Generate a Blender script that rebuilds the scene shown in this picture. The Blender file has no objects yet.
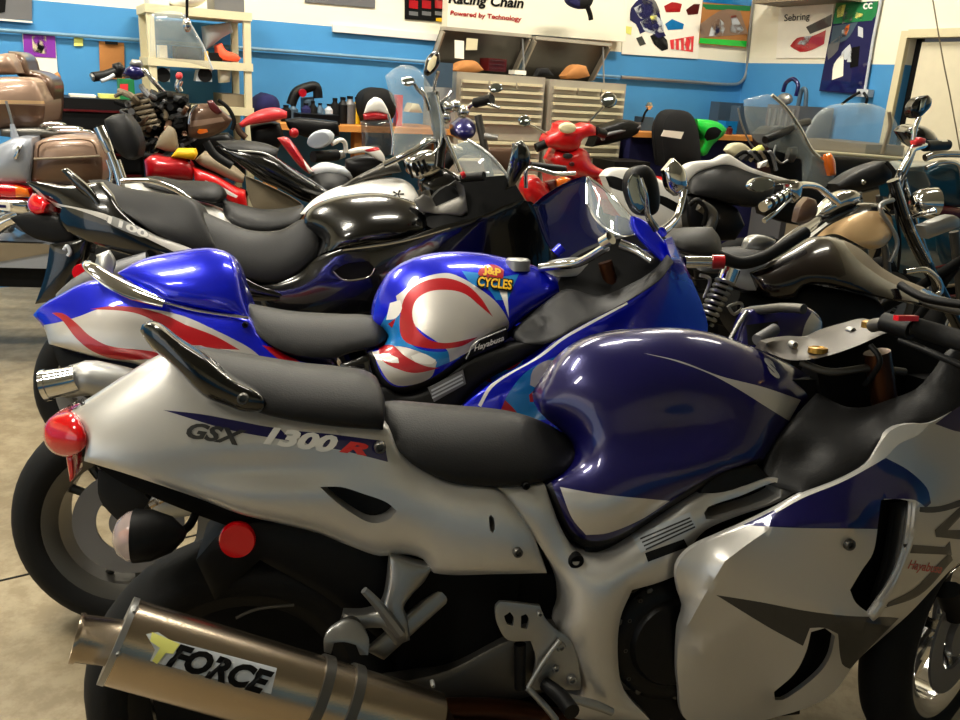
import bpy, bmesh, math, random
import numpy as np
from mathutils import Vector, Matrix
from mathutils.geometry import delaunay_2d_cdt
from mathutils.bvhtree import BVHTree
random.seed(4)
C = bpy.context.scene.collection
# ------------------------------------------------------------ camera geometry (solved from the walls' vanishing points)
FPX = 852.; HC = 1.5; PITCH = math.radians(17.9); ROLL = math.radians(3.54)
CR = np.array([1, 0, 0.]); CF = np.array([0, math.cos(PITCH), -math.sin(PITCH)]); CU = np.cross(CR, CF)
CAM = np.array([0, 0, HC]); cr_, sr_ = math.cos(ROLL), math.sin(ROLL)
def ray(x, y):
    a = x-480; b = 360-y
    return (CF*FPX + CR*(a*cr_-b*sr_) + CU*(a*sr_+b*cr_))/FPX
def proj(P):
    d = np.array(P)-CAM; z = d@CF; a = d@CR/z*FPX; b = d@CU/z*FPX
    return 480+a*cr_+b*sr_, 360-(-a*sr_+b*cr_)
def athgt(x, y, h):
    d = ray(x, y); return CAM + d*((h-HC)/d[2])
cam = bpy.data.objects.new('camera', bpy.data.cameras.new('camera')); C.objects.link(cam)
rr = CR*cr_+CU*sr_; uu = -CR*sr_+CU*cr_
cam.matrix_world = Matrix(((rr[0], uu[0], -CF[0], 0), (rr[1], uu[1], -CF[1], 0), (rr[2], uu[2], -CF[2], HC), (0, 0, 0, 1)))
cam.data.sensor_width = 36; cam.data.lens = FPX/960*36; cam.data.clip_start = .05
bpy.context.scene.camera = cam
class Fr:                                   # an upright (or leaning) plane in the room: u along it, v up, w towards the viewer's side
    def __init__(s, x, y, psi=0, lean=0):
        a = math.radians(psi); L = math.radians(lean); z = np.array([0, 0, 1.])
        s.O = np.array([x, y, 0.]); s.u = np.array([math.cos(a), math.sin(a), 0]); n = np.array([math.sin(a), -math.cos(a), 0])
        s.v = z*math.cos(L)-n*math.sin(L); s.w = n*math.cos(L)+z*math.sin(L)
    def p(s, x, y, w=0.):
        d = ray(x, y); t = ((s.O-CAM)@s.w + w)/(d@s.w); return CAM+d*t
    def g(s, u, v, w=0.): return s.O+s.u*u+s.v*v+s.w*w
    def loc(s, P): d = np.array(P)-s.O; return d@s.u, d@s.v, d@s.w
    def mir(s, P): return P-2*((P-s.O)@s.w)*s.w
# ------------------------------------------------------------ materials
def mat(name, col, rough=.5, metal=0., coat=0., var=.06, bump=0., sc=12., trans=0., ior=1.45, alpha=1., em=0., spec=.5, flake=0):
    m = bpy.data.materials.new(name); m.use_nodes = True; nt = m.node_tree; N = nt.nodes; Lk = nt.links
    b = N['Principled BSDF']; c = tuple((v/255.)**2.2 for v in col)+(1,)
    b.inputs['Roughness'].default_value = rough; b.inputs['Metallic'].default_value = metal
    b.inputs['Coat Weight'].default_value = coat; b.inputs['Coat Roughness'].default_value = .04
    b.inputs['Transmission Weight'].default_value = trans; b.inputs['IOR'].default_value = ior; b.inputs['Alpha'].default_value = alpha
    b.inputs['Specular IOR Level'].default_value = spec
    tc = N.new('ShaderNodeTexCoord')
    nz = N.new('ShaderNodeTexNoise'); nz.inputs['Scale'].default_value = sc; nz.inputs['Detail'].default_value = 5
    Lk.new(tc.outputs['Object'], nz.inputs['Vector'])
    mx = N.new('ShaderNodeMix'); mx.data_type = 'RGBA'
    mx.inputs['A'].default_value = tuple(v*(1-var) for v in c[:3])+(1,); mx.inputs['B'].default_value = tuple(min(1, v*(1+var)) for v in c[:3])+(1,)
    Lk.new(nz.outputs['Fac'], mx.inputs['Factor']); Lk.new(mx.outputs['Result'], b.inputs['Base Color'])
    if bump:
        bp = N.new('ShaderNodeBump'); bp.inputs['Strength'].default_value = bump; bp.inputs['Distance'].default_value = .002
        n2 = N.new('ShaderNodeTexNoise'); n2.inputs['Scale'].default_value = sc*25; Lk.new(tc.outputs['Object'], n2.inputs['Vector'])
        Lk.new(n2.outputs['Fac'], bp.inputs['Height']); Lk.new(bp.outputs['Normal'], b.inputs['Normal'])
    if em: b.inputs['Emission Color'].default_value = c; b.inputs['Emission Strength'].default_value = em
    return m
def glass(name, col, a=.25, rough=.05):      # thin acrylic: mostly see-through, with a glossy surface
    return mat(name, col, rough, alpha=a, coat=1., spec=.8)
M = dict(
 silver=mat('silver_paint', (200,198,194), .34, .6, .6, var=.03, sc=3), silver2=mat('flame_silver', (196,192,186), .34, .55, .8),
 navy=mat('navy_paint', (18,14,78), .28, .35, 1.), blue=mat('candy_blue_paint', (14,30,205), .25, .45, 1.), lblue=mat('light_blue_paint', (20,120,190), .3, .3, 1.),
 red=mat('red_paint', (165,14,28), .3, .2, 1.), bred=mat('bright_red_plastic', (205,22,26), .3, 0, .8), blackg=mat('black_gloss_paint', (8,8,9), .2, 0, 1.),
 black=mat('black_plastic', (11,11,12), .5, 0, 0, bump=.1, spec=.32), seat=mat('black_vinyl', (24,24,25), .5, 0, 0, bump=.25, spec=.35), rubber=mat('tyre_rubber', (17,17,17), .75, 0, 0, bump=.2, spec=.3),
 alu=mat('aluminium', (160,160,158), .38, .85), dalu=mat('dark_aluminium', (92,90,86), .42, .8), chrome=mat('chrome', (225,225,225), .1, 1.), steel=mat('brushed_titanium', (186,170,150), .27, 1., bump=.1),
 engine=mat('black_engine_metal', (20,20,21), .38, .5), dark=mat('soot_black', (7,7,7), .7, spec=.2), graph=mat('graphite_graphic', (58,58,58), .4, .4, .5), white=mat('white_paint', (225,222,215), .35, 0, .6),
 rlens=mat('red_lens', (190,8,18), .12, 0, 1., em=.06), clens=mat('clear_lens', (205,185,180), .1, 0, 1., alpha=.55), olens=mat('amber_lens', (230,110,30), .15, 0, 1.),
 tan=mat('tan_metallic', (140,115,98), .4, .3, .5), tan2=mat('champagne_paint', (205,170,125), .32, .4, .8), clamp=mat('dark_anodised', (66,62,58), .4, .5), brown=mat('dark_brown_pearl', (27,20,19), .22, .3, 1.),
 gsilver=mat('grey_blue_silver', (150,155,165), .35, .4, .5), gold=mat('gold_metal', (170,130,60), .35, .8), bronze=mat('bronze_fork', (70,42,25), .3, .8),
 screen=glass('clear_acrylic', (190,200,200), .22), screend=glass('smoked_acrylic', (60,62,64), .5), screenb=glass('blue_acrylic', (8,20,70), .88),
 mirror=mat('mirror_glass', (170,180,185), .03, 1.), green=mat('green_plastic', (30,190,60), .35, 0, .6), teal=mat('teal_paint', (12,58,75), .3, .3, 1.),
 yellow=mat('yellow_plastic', (225,175,20), .5), orange=mat('orange_cloth', (235,90,60), .8), wood=mat('bench_wood', (190,125,60), .6, var=.2), cream=mat('cream_shelf_plastic', (205,195,160), .6),
 dgreen=mat('green_box', (20,110,60), .6), paper=mat('white_paper', (235,230,215), .8), card=mat('cork_brown', (165,110,60), .8, var=.15), purple=mat('purple_print', (120,40,150), .6),
 dred=mat('dark_red_enamel', (75,12,16), .35, .1, .5), bluegrey=mat('grey_blue_metal', (70,88,104), .5, .4), khaki=mat('khaki_vinyl', (120,108,88), .6, bump=.2), skin=mat('cream_dial', (240,225,180), .5),
 cloth=mat('black_cloth', (18,18,20), .95, bump=.4), pink=mat('faded_red_plastic', (215,55,60), .4, 0, .5), ssteel=mat('stainless_steel', (172,164,148), .42, .35), conduit=mat('conduit_paint', (105,140,165), .5), lgrey=mat('pale_grey_plastic', (185,190,195), .5),
 mid=mat('mid_grey_metal', (110,110,112), .5, .5), ghost=mat('navy_cloth', (25,25,70), .9), tandk=mat('brown_metallic', (88,66,52), .35, .4, .6), lyellow=mat('pale_yellow_paper', (225,225,120), .8),
)
# ------------------------------------------------------------ objects
def tag(o, label=None, cat=None, group=None, kind=None):
    if label: o['label'] = label
    if cat: o['category'] = cat
    if group: o['group'] = group
    if kind: o['kind'] = kind
    return o
def thing(name, label, cat, at, group=None):
    o = bpy.data.objects.new(name, None); C.objects.link(o); o.empty_display_size = .1
    o.location = Vector([float(v) for v in at]); return tag(o, label, cat, group)
def rootloc(par):
    while par is not None and par.parent: par = par.parent
    return np.array(par.location) if par is not None else None
def mk(name, V, F, mats, par=None, fm=None, smooth=True, ang=42, label=None, cat=None, group=None, kind=None):
    V = np.array([tuple(v) for v in V], float); R = rootloc(par); loc = None
    if R is None: R = loc = np.array([V[:, 0].mean(), V[:, 1].mean(), V[:, 2].min()])
    me = bpy.data.meshes.new(name); me.from_pydata((V-R).tolist(), [], [tuple(int(i) for i in f) for f in F])
    if not isinstance(mats, (list, tuple)): mats = [mats]
    for m in mats: me.materials.append(M[m] if isinstance(m, str) else m)
    if fm is not None: me.polygons.foreach_set('material_index', fm)
    bm = bmesh.new(); bm.from_mesh(me); bmesh.ops.remove_doubles(bm, verts=bm.verts, dist=.0002)
    bmesh.ops.recalc_face_normals(bm, faces=bm.faces); bm.to_mesh(me); bm.free()
    if smooth:
        me.polygons.foreach_set('use_smooth', [True]*len(me.polygons)); me.set_sharp_from_angle(angle=math.radians(ang))
    me.update()
    o = bpy.data.objects.new(name, me); C.objects.link(o)
    if par is not None: o.parent = par
    else: o.location = Vector(loc.tolist())
    if label and kind is None and cat is None: o['label'] = label
    else: tag(o, label, cat, group, kind)
    return o
class MB:                                    # collects solids into one mesh
    def __init__(s): s.V = []; s.F = []; s.K = []
    def add(s, V, F, k=0):
        n = len(s.V); s.V += [tuple(v) for v in V]; s.F += [tuple(i+n for i in f) for f in F]; s.K += [k]*len(F); return s
    def box(s, c, x, y, z, k=0):             # centre and three half-axis vectors
        c, x, y, z = [np.array(q, float) for q in (c, x, y, z)]
        V = [c+a*x+b*y+d*z for a in (-1, 1) for b in (-1, 1) for d in (-1, 1)]
        return s.add(V, [(0,1,3,2), (4,6,7,5), (0,4,5,1), (2,3,7,6), (0,2,6,4), (1,5,7,3)], k)
    def tube(s, P, r, k=0, n=10, sub=6, flat=1., closed=False):
        P = [np.array(p, float) for p in P]; R = list(r) if isinstance(r, (list, tuple)) else [r]*len(P)
        if len(P) > 2 and sub > 1:
            Q, RR = [], []
            for i in range(len(P)-1):
                a, b, c, d = P[max(i-1, 0)], P[i], P[i+1], P[min(i+2, len(P)-1)]
                for j in range(sub):
                    t = j/sub; Q.append(.5*(2*b+(c-a)*t+(2*a-5*b+4*c-d)*t*t+(3*b-a-3*c+d)*t**3)); RR.append(R[i]+(R[i+1]-R[i])*t)
            Q.append(P[-1]); RR.append(R[-1]); P, R = Q, RR
        T = [P[min(i+1, len(P)-1)]-P[max(i-1, 0)] for i in range(len(P))]; T = [t/(np.linalg.norm(t)+1e-9) for t in T]
        a = np.cross(T[0], (0, 0, 1.) if abs(T[0][2]) < .9 else (1., 0, 0)); V = []
        for i, p in enumerate(P):
            a = a-(a@T[i])*T[i]; a /= np.linalg.norm(a)+1e-9; b = np.cross(T[i], a)
            V += [p+R[i]*(math.cos(q)*a+flat*math.sin(q)*b) for q in np.arange(n)*2*math.pi/n]
        L = len(P); F = [(i*n+j, i*n+(j+1) % n, (i+1)*n+(j+1) % n, (i+1)*n+j) for i in range(L-1) for j in range(n)]
        return s.add(V, F+[tuple(range(n)), tuple(range((L-1)*n, L*n))], k)
    def lathe(s, c, ax, prof, k=0, n=28, sq=1., up=(0, 0, 1)):   # prof: (along, radius)
        c = np.array(c, float); ax = np.array(ax, float); ax /= np.linalg.norm(ax); up = np.array(up, float)
        a = np.cross(ax, up if abs(ax@up) < .95 else (1., 0, 0)); a /= np.linalg.norm(a); b = np.cross(ax, a); V = []
        for (t, r) in prof: V += [c+ax*t+r*(math.cos(q)*a+sq*math.sin(q)*b) for q in np.arange(n)*2*math.pi/n]
        L = len(prof); F = [(i*n+j, i*n+(j+1) % n, (i+1)*n+(j+1) % n, (i+1)*n+j) for i in range(L-1) for j in range(n)]
        if prof[0][1] > 1e-5 and prof[0] != prof[-1]: F.append(tuple(range(n)))
        if prof[-1][1] > 1e-5 and prof[0] != prof[-1]: F.append(tuple(range((L-1)*n, L*n)))
        return s.add(V, F, k)
    def ball(s, c, x, y, z, k=0, n=16, m=9):
        c, x, y, z = [np.array(q, float) for q in (c, x, y, z)]; V = []; F = []
        for i in range(m+1):
            t = math.pi*i/m
            V += [c+z*math.cos(t)+math.sin(t)*(x*math.cos(q)+y*math.sin(q)) for q in np.arange(n)*2*math.pi/n]
        F = [(i*n+j, i*n+(j+1) % n, (i+1)*n+(j+1) % n, (i+1)*n+j) for i in range(m) for j in range(n)]
        return s.add(V, F, k)
    def prism(s, P, d, k=0):                 # planar polygon P extruded by vector d
        P = [np.array(p, float) for p in P]; n = len(P); d = np.array(d, float)
        return s.add(P+[p+d for p in P], [tuple(range(n)), tuple(range(n, 2*n))]+[(i, (i+1) % n, n+(i+1) % n, n+i) for i in range(n)], k)
    def mk(s, name, mats, par=None, **kw): return mk(name, s.V, s.F, mats, par, fm=s.K, **kw)
def boxo(name, c, x, y, z, m, par=None, **kw):
    return MB().box(c, x, y, z).mk(name, m, par, smooth=False, **kw)
def tubeo(name, P, r, m, par=None, n=10, sub=6, flat=1., **kw): return MB().tube(P, r, n=n, sub=sub, flat=flat).mk(name, m, par, **kw)
# ------------------------------------------------------------ relief solids
def spline(pts, step, spl=True, closed=True):
    P = [np.array((list(p)+[0.])[:3], float) for p in pts]; n = len(P); out = []
    def sharp(i):
        if not closed and i in (0, n-1): return True
        a = P[i][:2]-P[i-1][:2]; b = P[(i+1) % n][:2]-P[i][:2]
        return (a@b)/(np.linalg.norm(a)*np.linalg.norm(b)+1e-9) < math.cos(math.radians(52))
    sh = [sharp(i) for i in range(n)]
    for i in range(n if closed else n-1):
        b, c = P[i], P[(i+1) % n]
        a = b-(c-b) if sh[i] else P[i-1]; d = c+(c-b) if sh[(i+1) % n] else P[(i+2) % n]
        if sh[i]: a = b-(c-b)*.5
        k = max(1, int(round(np.linalg.norm((c-b)[:2])/step)))
        L = np.linalg.norm((c-b)[:2]); ta = (c-a)/(np.linalg.norm((c-a)[:2])+1e-6)*L; tb = (d-b)/(np.linalg.norm((d-b)[:2])+1e-6)*L
        ta[2] = tb[2] = c[2]-b[2]
        for j in range(k):
            t = j/k
            if spl: q = (2*t**3-3*t*t+1)*b+(t**3-2*t*t+t)*ta+(-2*t**3+3*t*t)*c+(t**3-t*t)*tb; q[2] = b[2]+(c[2]-b[2])*t
            else: q = b+(c-b)*t
            out.append(q)
    if not closed: out.append(P[-1])
    return np.array(out)
def inpoly(X, poly):
    x, y = X[:, 0], X[:, 1]; r = np.zeros(len(X), bool); n = len(poly); j = n-1
    for i in range(n):
        xi, yi, xj, yj = poly[i][0], poly[i][1], poly[j][0], poly[j][1]
        if yi != yj: r ^= ((yi > y) != (yj > y)) & (x < (xj-xi)*(y-yi)/(yj-yi)+xi)
        j = i
    return r
def segdist(X, poly):
    A = poly[:, :2]; B = np.roll(A, -1, 0); d = np.full(len(X), 1e9)
    for a, b in zip(A, B):
        ab = b-a; t = np.clip(((X-a)@ab)/(ab@ab+1e-9), 0, 1); d = np.minimum(d, np.hypot(*(X-a-t[:, None]*ab).T))
    return d
def trimesh(out, holes, regs, ctrls, h):
    pts = []; edges = []; wfix = {}
    def loop(L, closed=True, w=False):
        s = len(pts)
        for q in L: pts.append(Vector((q[0], q[1])))
        n = len(L); edges.extend([(s+i, s+(i+1) % n) for i in range(n if closed else n-1)])
        if w:
            for i, q in enumerate(L): wfix[s+i] = q[2]
    loop(out, w=True)
    for H in holes: loop(H, w=H[:, 2].any())
    for R in regs: loop(R)
    for K in ctrls: loop(K, False, True)
    x0, y0 = out[:, 0].min(), out[:, 1].min(); x1, y1 = out[:, 0].max(), out[:, 1].max()
    G = np.array([(x0+(i+.5*(j % 2))*h, y0+j*h*.866) for j in range(int((y1-y0)/h/.866)+2) for i in range(int((x1-x0)/h)+2)])
    G = G[inpoly(G, out)]
    rings = []
    tn = np.roll(out[:, :2], -1, 0)-np.roll(out[:, :2], 1, 0); tn /= np.linalg.norm(tn, axis=1)[:, None]+1e-9
    sg = 1 if (out[:, 0]*np.roll(out[:, 1], -1)-np.roll(out[:, 0], -1)*out[:, 1]).sum() > 0 else -1
    for dd in (.3, .85):
        Rg = out[:, :2]+sg*np.stack([-tn[:, 1], tn[:, 0]], 1)*h*dd
        Rg = Rg[inpoly(Rg, out)]
        if len(Rg): Rg = Rg[segdist(Rg, out) > h*dd*.93]
        for L in holes+regs+[np.array(k) for k in ctrls]:
            if len(Rg): Rg = Rg[segdist(Rg, L) > h*.22]
        rings += [g for g in Rg]
    if len(G): G = G[segdist(G, out) > h*1.35]
    for L in holes+regs+[np.array(k) for k in ctrls]:
        if len(G): G = G[segdist(G, L) > h*.45]
    pts += [Vector(g) for g in rings]
    pts += [Vector(g) for g in G]
    V, E_, F, ov, oe, of = delaunay_2d_cdt(pts, edges, [], 0, 1e-4, True)
    V = np.array([tuple(v) for v in V]); F = np.array([f for f in F])
    cen = V[F].mean(1); keep = inpoly(cen, out)
    for H in holes: keep &= ~inpoly(cen, H)
    F = F[keep]; cen = cen[keep]
    fixed = {}
    for i, o in enumerate(ov):
        for k in o:
            if k in wfix: fixed[i] = wfix[k]
    used = np.unique(F); rm = -np.ones(len(V), int); rm[used] = np.arange(len(used))
    fixed = {int(rm[i]): w for i, w in fixed.items() if rm[i] >= 0}
    return V[used], rm[F], cen, fixed
def relief(par, name, mats, fr, outline, B=.05, mode='m', t=.02, regs=(), holes=(), ctrl=(), h=None, e=.5, spl=True, dent=(), bdfree=False, **kw):
    """A solid whose near face follows `outline` (px, py, w = lateral distance from the thing's middle plane), swelling by B metres.
    mode 'm': closed by its mirror image across the middle plane; 's': a slab of thickness t; 'b': both sides as separate slabs"""
    xs = [p[0] for p in outline]; ys = [p[1] for p in outline]
    if h is None: h = max(3., min(11., math.sqrt((max(xs)-min(xs))*(max(ys)-min(ys)))/20))
    out = spline(outline, h*.9, spl); hs = [spline(H, h*.7) for H in holes]; rg = [spline(r[1], h*.7) for r in regs]
    ct = [spline(k, h*.8, False, False) for k in ctrl]
    V, F, cen, fixed = trimesh(out, hs, rg, ct, h); n = len(V)
    fm = np.zeros(len(F), int)
    for (mi, _), R in zip(regs, rg): fm[inpoly(cen, R)] = mi
    # boundary edges
    cnt = {}
    for f in F:
        for a, b in ((f[0], f[1]), (f[1], f[2]), (f[2], f[0])): cnt.setdefault((min(a, b), max(a, b)), []).append((a, b))
    be = [v[0] for v in cnt.values() if len(v) == 1]; bv = set(i for x in be for i in x)
    L = np.zeros((n, n))
    for i in range(3):
        a, b, c = F[:, i], F[:, (i+1) % 3], F[:, (i+2) % 3]
        p, q = V[b]-V[a], V[c]-V[a]; cr = np.abs(p[:, 0]*q[:, 1]-p[:, 1]*q[:, 0])+1e-6; w = np.clip((p*q).sum(1)/cr, -5, 20)*.5
        np.add.at(L, (b, c), -w); np.add.at(L, (c, b), -w); np.add.at(L, (b, b), w); np.add.at(L, (c, c), w)
    L[np.arange(n), np.arange(n)] += 1e-9
    area = np.zeros(n); tri = np.abs((V[F[:, 1]]-V[F[:, 0]])[:, 0]*(V[F[:, 2]]-V[F[:, 0]])[:, 1]-(V[F[:, 1]]-V[F[:, 0]])[:, 1]*(V[F[:, 2]]-V[F[:, 0]])[:, 0])/2
    for i in range(3): np.add.at(area, F[:, i], tri/3)
    fx = np.array(sorted(fixed)); A = L.copy(); A[fx] = 0; A[fx, fx] = 1; rhs = np.zeros(n); rhs[fx] = [fixed[i] for i in fx]
    wh = np.linalg.solve(A, rhs)
    no = len(out); hole_pts = np.concatenate([H[:, :2] for H in hs]) if hs else np.zeros((0, 2))
    bvl = np.array([i for i in sorted(bv) if not len(hole_pts) or np.min(np.abs(hole_pts-V[i]).sum(1)) > .05]); A = L.copy(); A[bvl] = 0; A[bvl, bvl] = 1; rhs = area.copy(); rhs[bvl] = 0
    u = np.clip(np.linalg.solve(A, rhs), 0, None); s = (u/(u.max()+1e-9))**e
    W = wh+B*s
    for (cx, cy, rx, ry, dd) in dent:
        q = ((V[:, 0]-cx)/rx)**2+((V[:, 1]-cy)/ry)**2; W = W-dd*np.exp(-q*1.5)*np.minimum(1, s*2)
    if mode == 'm': W = np.maximum(W, 0)
    P = np.array([fr.p(V[i, 0], V[i, 1], W[i]) for i in range(n)])
    def build(Pf, Pb):
        FF = [tuple(f) for f in F]+[tuple(int(i)+n for i in f[::-1]) for f in F]; mm = list(fm)+list(fm)
        for a, b in be: FF.append((a, b, b+n, a+n)); mm.append(0)
        return list(Pf)+list(Pb), FF, mm
    if mode == 'm': VV, FF, mm = build(P, [fr.mir(p) for p in P])
    else:
        Pb = [p-fr.w*t for p in P]; VV, FF, mm = build(P, Pb)
        if mode == 'b': v2, f2, m2 = build([fr.mir(p) for p in P], [fr.mir(p) for p in Pb]); mk(name, v2, f2, mats, par, fm=m2, **kw)
    return mk(name, VV, FF, mats, par, fm=mm, **kw)
# ------------------------------------------------------------ marks that lie on a surface
def bvh(o):
    R = rootloc(o) if o.parent else np.array(o.location); me = o.data
    return BVHTree.FromPolygons([Vector(v.co)+Vector(R.tolist()) for v in me.vertices], [tuple(p.vertices) for p in me.polygons])
def cast(T, x, y, off, last=[None]):
    d = Vector(ray(x, y).tolist()).normalized(); hit = T.ray_cast(Vector(CAM.tolist()), d)
    if hit[0] is None:
        if last[0] is None: return None
        return CAM+np.array(d)*last[0]
    last[0] = hit[3]-off; return CAM+np.array(d)*(hit[3]-off)
def decal(o, name, m, outline, off=.0015, h=5, spl=True, par=None, **kw):
    T = bvh(o); out = spline(outline, h, spl); V, F, cen, fx = trimesh(out, [], [], [], h)
    P = [cast(T, x, y, off) for x, y in V]; Q = [cast(T, x, y, off-.001) for x, y in V]; n = len(P)
    if any(p is None for p in P): return None
    cnt = {}
    for f in F:
        for a, b in ((f[0], f[1]), (f[1], f[2]), (f[2], f[0])): cnt.setdefault((min(a, b), max(a, b)), []).append((a, b))
    FF = [tuple(f) for f in F]+[tuple(i+n for i in f[::-1]) for f in F]+[(v[0][0], v[0][1], v[0][1]+n, v[0][0]+n) for v in cnt.values() if len(v) == 1]
    if o.parent is None and par is None: par = o
    return mk(name, P+Q, FF, m, par or o, **kw)
def textmesh(s, shear=0, bold=0.):
    cu = bpy.data.curves.new('t', 'FONT'); cu.body = s; cu.shear = shear; cu.offset = bold; cu.resolution_u = 3; cu.align_x = 'CENTER'; cu.align_y = 'CENTER'
    ob = bpy.data.objects.new('t', cu); C.objects.link(ob); me = bpy.data.meshes.new_from_object(ob.evaluated_get(bpy.context.evaluated_depsgraph_get()))
    V = np.array([tuple(v.co)[:2] for v in me.vertices]); F = [tuple(p.vertices) for p in me.polygons]; bpy.data.objects.remove(ob); bpy.data.meshes.remove(me)
    lo, hi = V.min(0), V.max(0); V = (V-(lo+hi)/2)/(hi-lo)*2      # into -1..1
    return V, F
def text(o, name, s, m, c, right, up, shear=0, bold=.02, off=.002, par=None, **kw):   # centre px, half-width and half-height vectors px, laid on surface o
    V, F = textmesh(s, shear, bold); T = bvh(o); c = np.array(c, float); right = np.array(right, float); up = np.array(up, float)
    px = [c+a*right+b*up for a, b in V]
    P = [cast(T, q[0], q[1], off) for q in px]
    if any(p is None for p in P): return None
    return mk(name, P, F, m, par or o, smooth=False, **kw)
def text3(name, s, m, c, right, up, par=None, shear=0, bold=.02, **kw):
    V, F = textmesh(s, shear, bold); c, right, up = [np.array(q, float) for q in (c, right, up)]
    return mk(name, [c+a*right+b*up for a, b in V], F, m, par, smooth=False, **kw)
def shift(pts, dx=0, dy=0, s=1., c=(0, 0)): return [tuple([c[0]+(p[0]-c[0])*s+dx, c[1]+(p[1]-c[1])*s+dy]+list(p[2:])) for p in pts]
def W(pts, w): return [(p[0], p[1], w) for p in pts]
def wheel(T, c, ax, R, tw, rim='silver', spokes=3, disc=True, side=1, near=0.):
    """tyre, rim (with spokes) and brake disc about hub c, axle direction ax (towards the viewer)"""
    c = np.array(c, float); ax = np.array(ax, float); ax /= np.linalg.norm(ax); r0 = R*.70; prof = []
    for i in range(13):
        q = math.pi*i/12; prof.append((-tw/2*math.cos(q)*(1 if i not in (0, 12) else .8), r0+(R-r0)*math.sin(q)**.75))
    r0p = (-tw*.38, r0-.004)
    tyre = MB().lathe(c, ax, [(-tw*.38, r0-.004)]+prof+[(tw*.38, r0-.004), (-tw*.38, r0-.004)], n=56); b = MB(); rw = tw*.40
    b.lathe(c, ax, [(-rw, r0-.004), (-rw, r0+.006), (-rw+.008, r0+.006), (-rw*.7, r0-.028), (rw*.7, r0-.028), (rw-.008, r0+.006), (rw, r0+.006), (rw, r0-.004), (rw*.72, r0-.038), (-rw*.72, r0-.038), (-rw, r0-.004)], n=56)
    b.lathe(c, ax, [(-.05, .001), (-.05, .035), (.05, .035), (.05, .001)], n=24)
    a = np.cross(ax, (0, 0, 1.)); a /= np.linalg.norm(a); d = np.cross(ax, a)
    for k in range(spokes):
        q = 2*math.pi*k/spokes+.5+near
        e = a*math.cos(q)+d*math.sin(q); f = -a*math.sin(q)+d*math.cos(q)
        for s in (-1, 1): b.tube([c+e*.03+f*s*.012, c+e*(r0*.5)+f*s*.022, c+e*(r0-.03)+f*s*.045], [.014, .011, .013], n=8, sub=4, flat=1.)
    o = b.mk('wheel', rim, T); tyre.mk('tyre', 'rubber', o, ang=60)
    if disc:
        q = ax*side*.055
        MB().lathe(c+q, ax, [(-.003, .085), (-.003, .145), (.003, .145), (.003, .085), (-.003, .085)], n=48).lathe(c+q, ax, [(-.008, .001), (-.008, .05), (.008, .05), (.008, .001)], n=24).mk('brake_disc', 'mid', o)
    return tyre
def bolt(par, fr, x, y, w, r, m='alu', name='bolt'):
    c = fr.p(x, y, w); r = r/FPX*((c-CAM)@CF)
    o = MB().lathe(c, fr.w, [(-.012, r), (.002, r), (.005, r*.8), (.005, r*.55), (-.001, r*.5), (-.001, .0001)], n=20).mk(name, m, par); return o
def drum(name, par, fr, x, y, w, rpx, d, m, sq=1., **kw):
    c = fr.p(x, y, w); r = rpx/FPX*((c-CAM)@CF)
    return MB().lathe(c, fr.w, [(-d, r), (-.004, r), (0, r*.93), (0, .0001)], n=32, sq=sq).mk(name, m, par, **kw)
def bar(name, par, fr, pts, r, m, **kw):        # pts: (px, py, w); r in metres
    return tubeo(name, [fr.p(*p) for p in pts], r, m, par, **kw)
Z_ = np.array([0, 0, 1.])
# ============================================================ the silver and navy sports motorcycle in front
B1 = Fr(-.43, 1.42, 12, 8)
t1 = thing('sport_motorcycle', 'silver and navy blue sports motorcycle nearest the camera, with a big titanium silencer', 'motorcycle', B1.O, 'large sports motorcycles in the front rows')
wheel(t1, B1.g(0, .311), B1.w, .311, .19, 'engine')
fx = Fr(*(B1.g(1.50, 0)[:2]), 40, 5); wheel(t1, B1.g(1.62, .315, .0), fx.w, .30, .12, 'chrome', side=1)
# tail
tail = relief(t1, 'tail_cowl', ['silver', 'navy', 'silver2'], B1, [(70,412,.03), (92,398,.03), (120,380,.03), (150,362,.03), (172,356,.04), (200,372,.05), (235,392,.07), (262,404,.08), (320,412,.09), (385,425,.10), (398,448,.11), (420,466,.11), (448,480,.12), (495,488,.13), (512,504,.14), (533,535,.15), (547,573,.15), (500,574,.15), (434,573,.14), (423,559,.13), (400,554,.12), (380,556,.12), (350,546,.12), (318,533,.12), (290,526,.12), (240,514,.12), (195,497,.11), (130,475,.10), (84,461,.08), (86,440,.07), (80,424,.05)],
    B=.035, h=7, regs=[(1, [(163,410), (200,414), (233,420), (270,427), (330,434), (384,440), (388,462), (340,450), (290,441), (230,430)]), (2, [(257,414), (275,412), (320,419), (384,429), (384,441), (330,434), (290,430), (260,424)]), (2, [(278,427), (290,429), (308,445), (296,443)])],
    holes=[[(320,487), (341,487), (364,494), (386,502), (397,511), (388,520), (372,523), (353,514), (335,501)], [(489,517), (491,515), (494,518), (495,530), (493,533), (490,531)]], dent=[(260,470,110,22,.012)])
relief(t1, 'intake_liner', 'black', B1, [(312,480,.10), (400,490,.10), (410,525,.10), (350,525,.10)], B=.0, mode='s', t=.02, h=14, spl=False)
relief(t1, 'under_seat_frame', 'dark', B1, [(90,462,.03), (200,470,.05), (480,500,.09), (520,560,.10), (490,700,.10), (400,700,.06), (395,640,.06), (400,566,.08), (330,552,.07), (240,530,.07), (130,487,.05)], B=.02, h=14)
relief(t1, 'rear_hugger', 'black', B1, [(196,560,.095), (230,528,.09), (300,524,.09), (370,545,.09), (400,570,.09), (404,605,.09), (380,640,.09), (330,600,.09), (260,560,.09), (215,600,.09)], B=.012, h=10)
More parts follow.
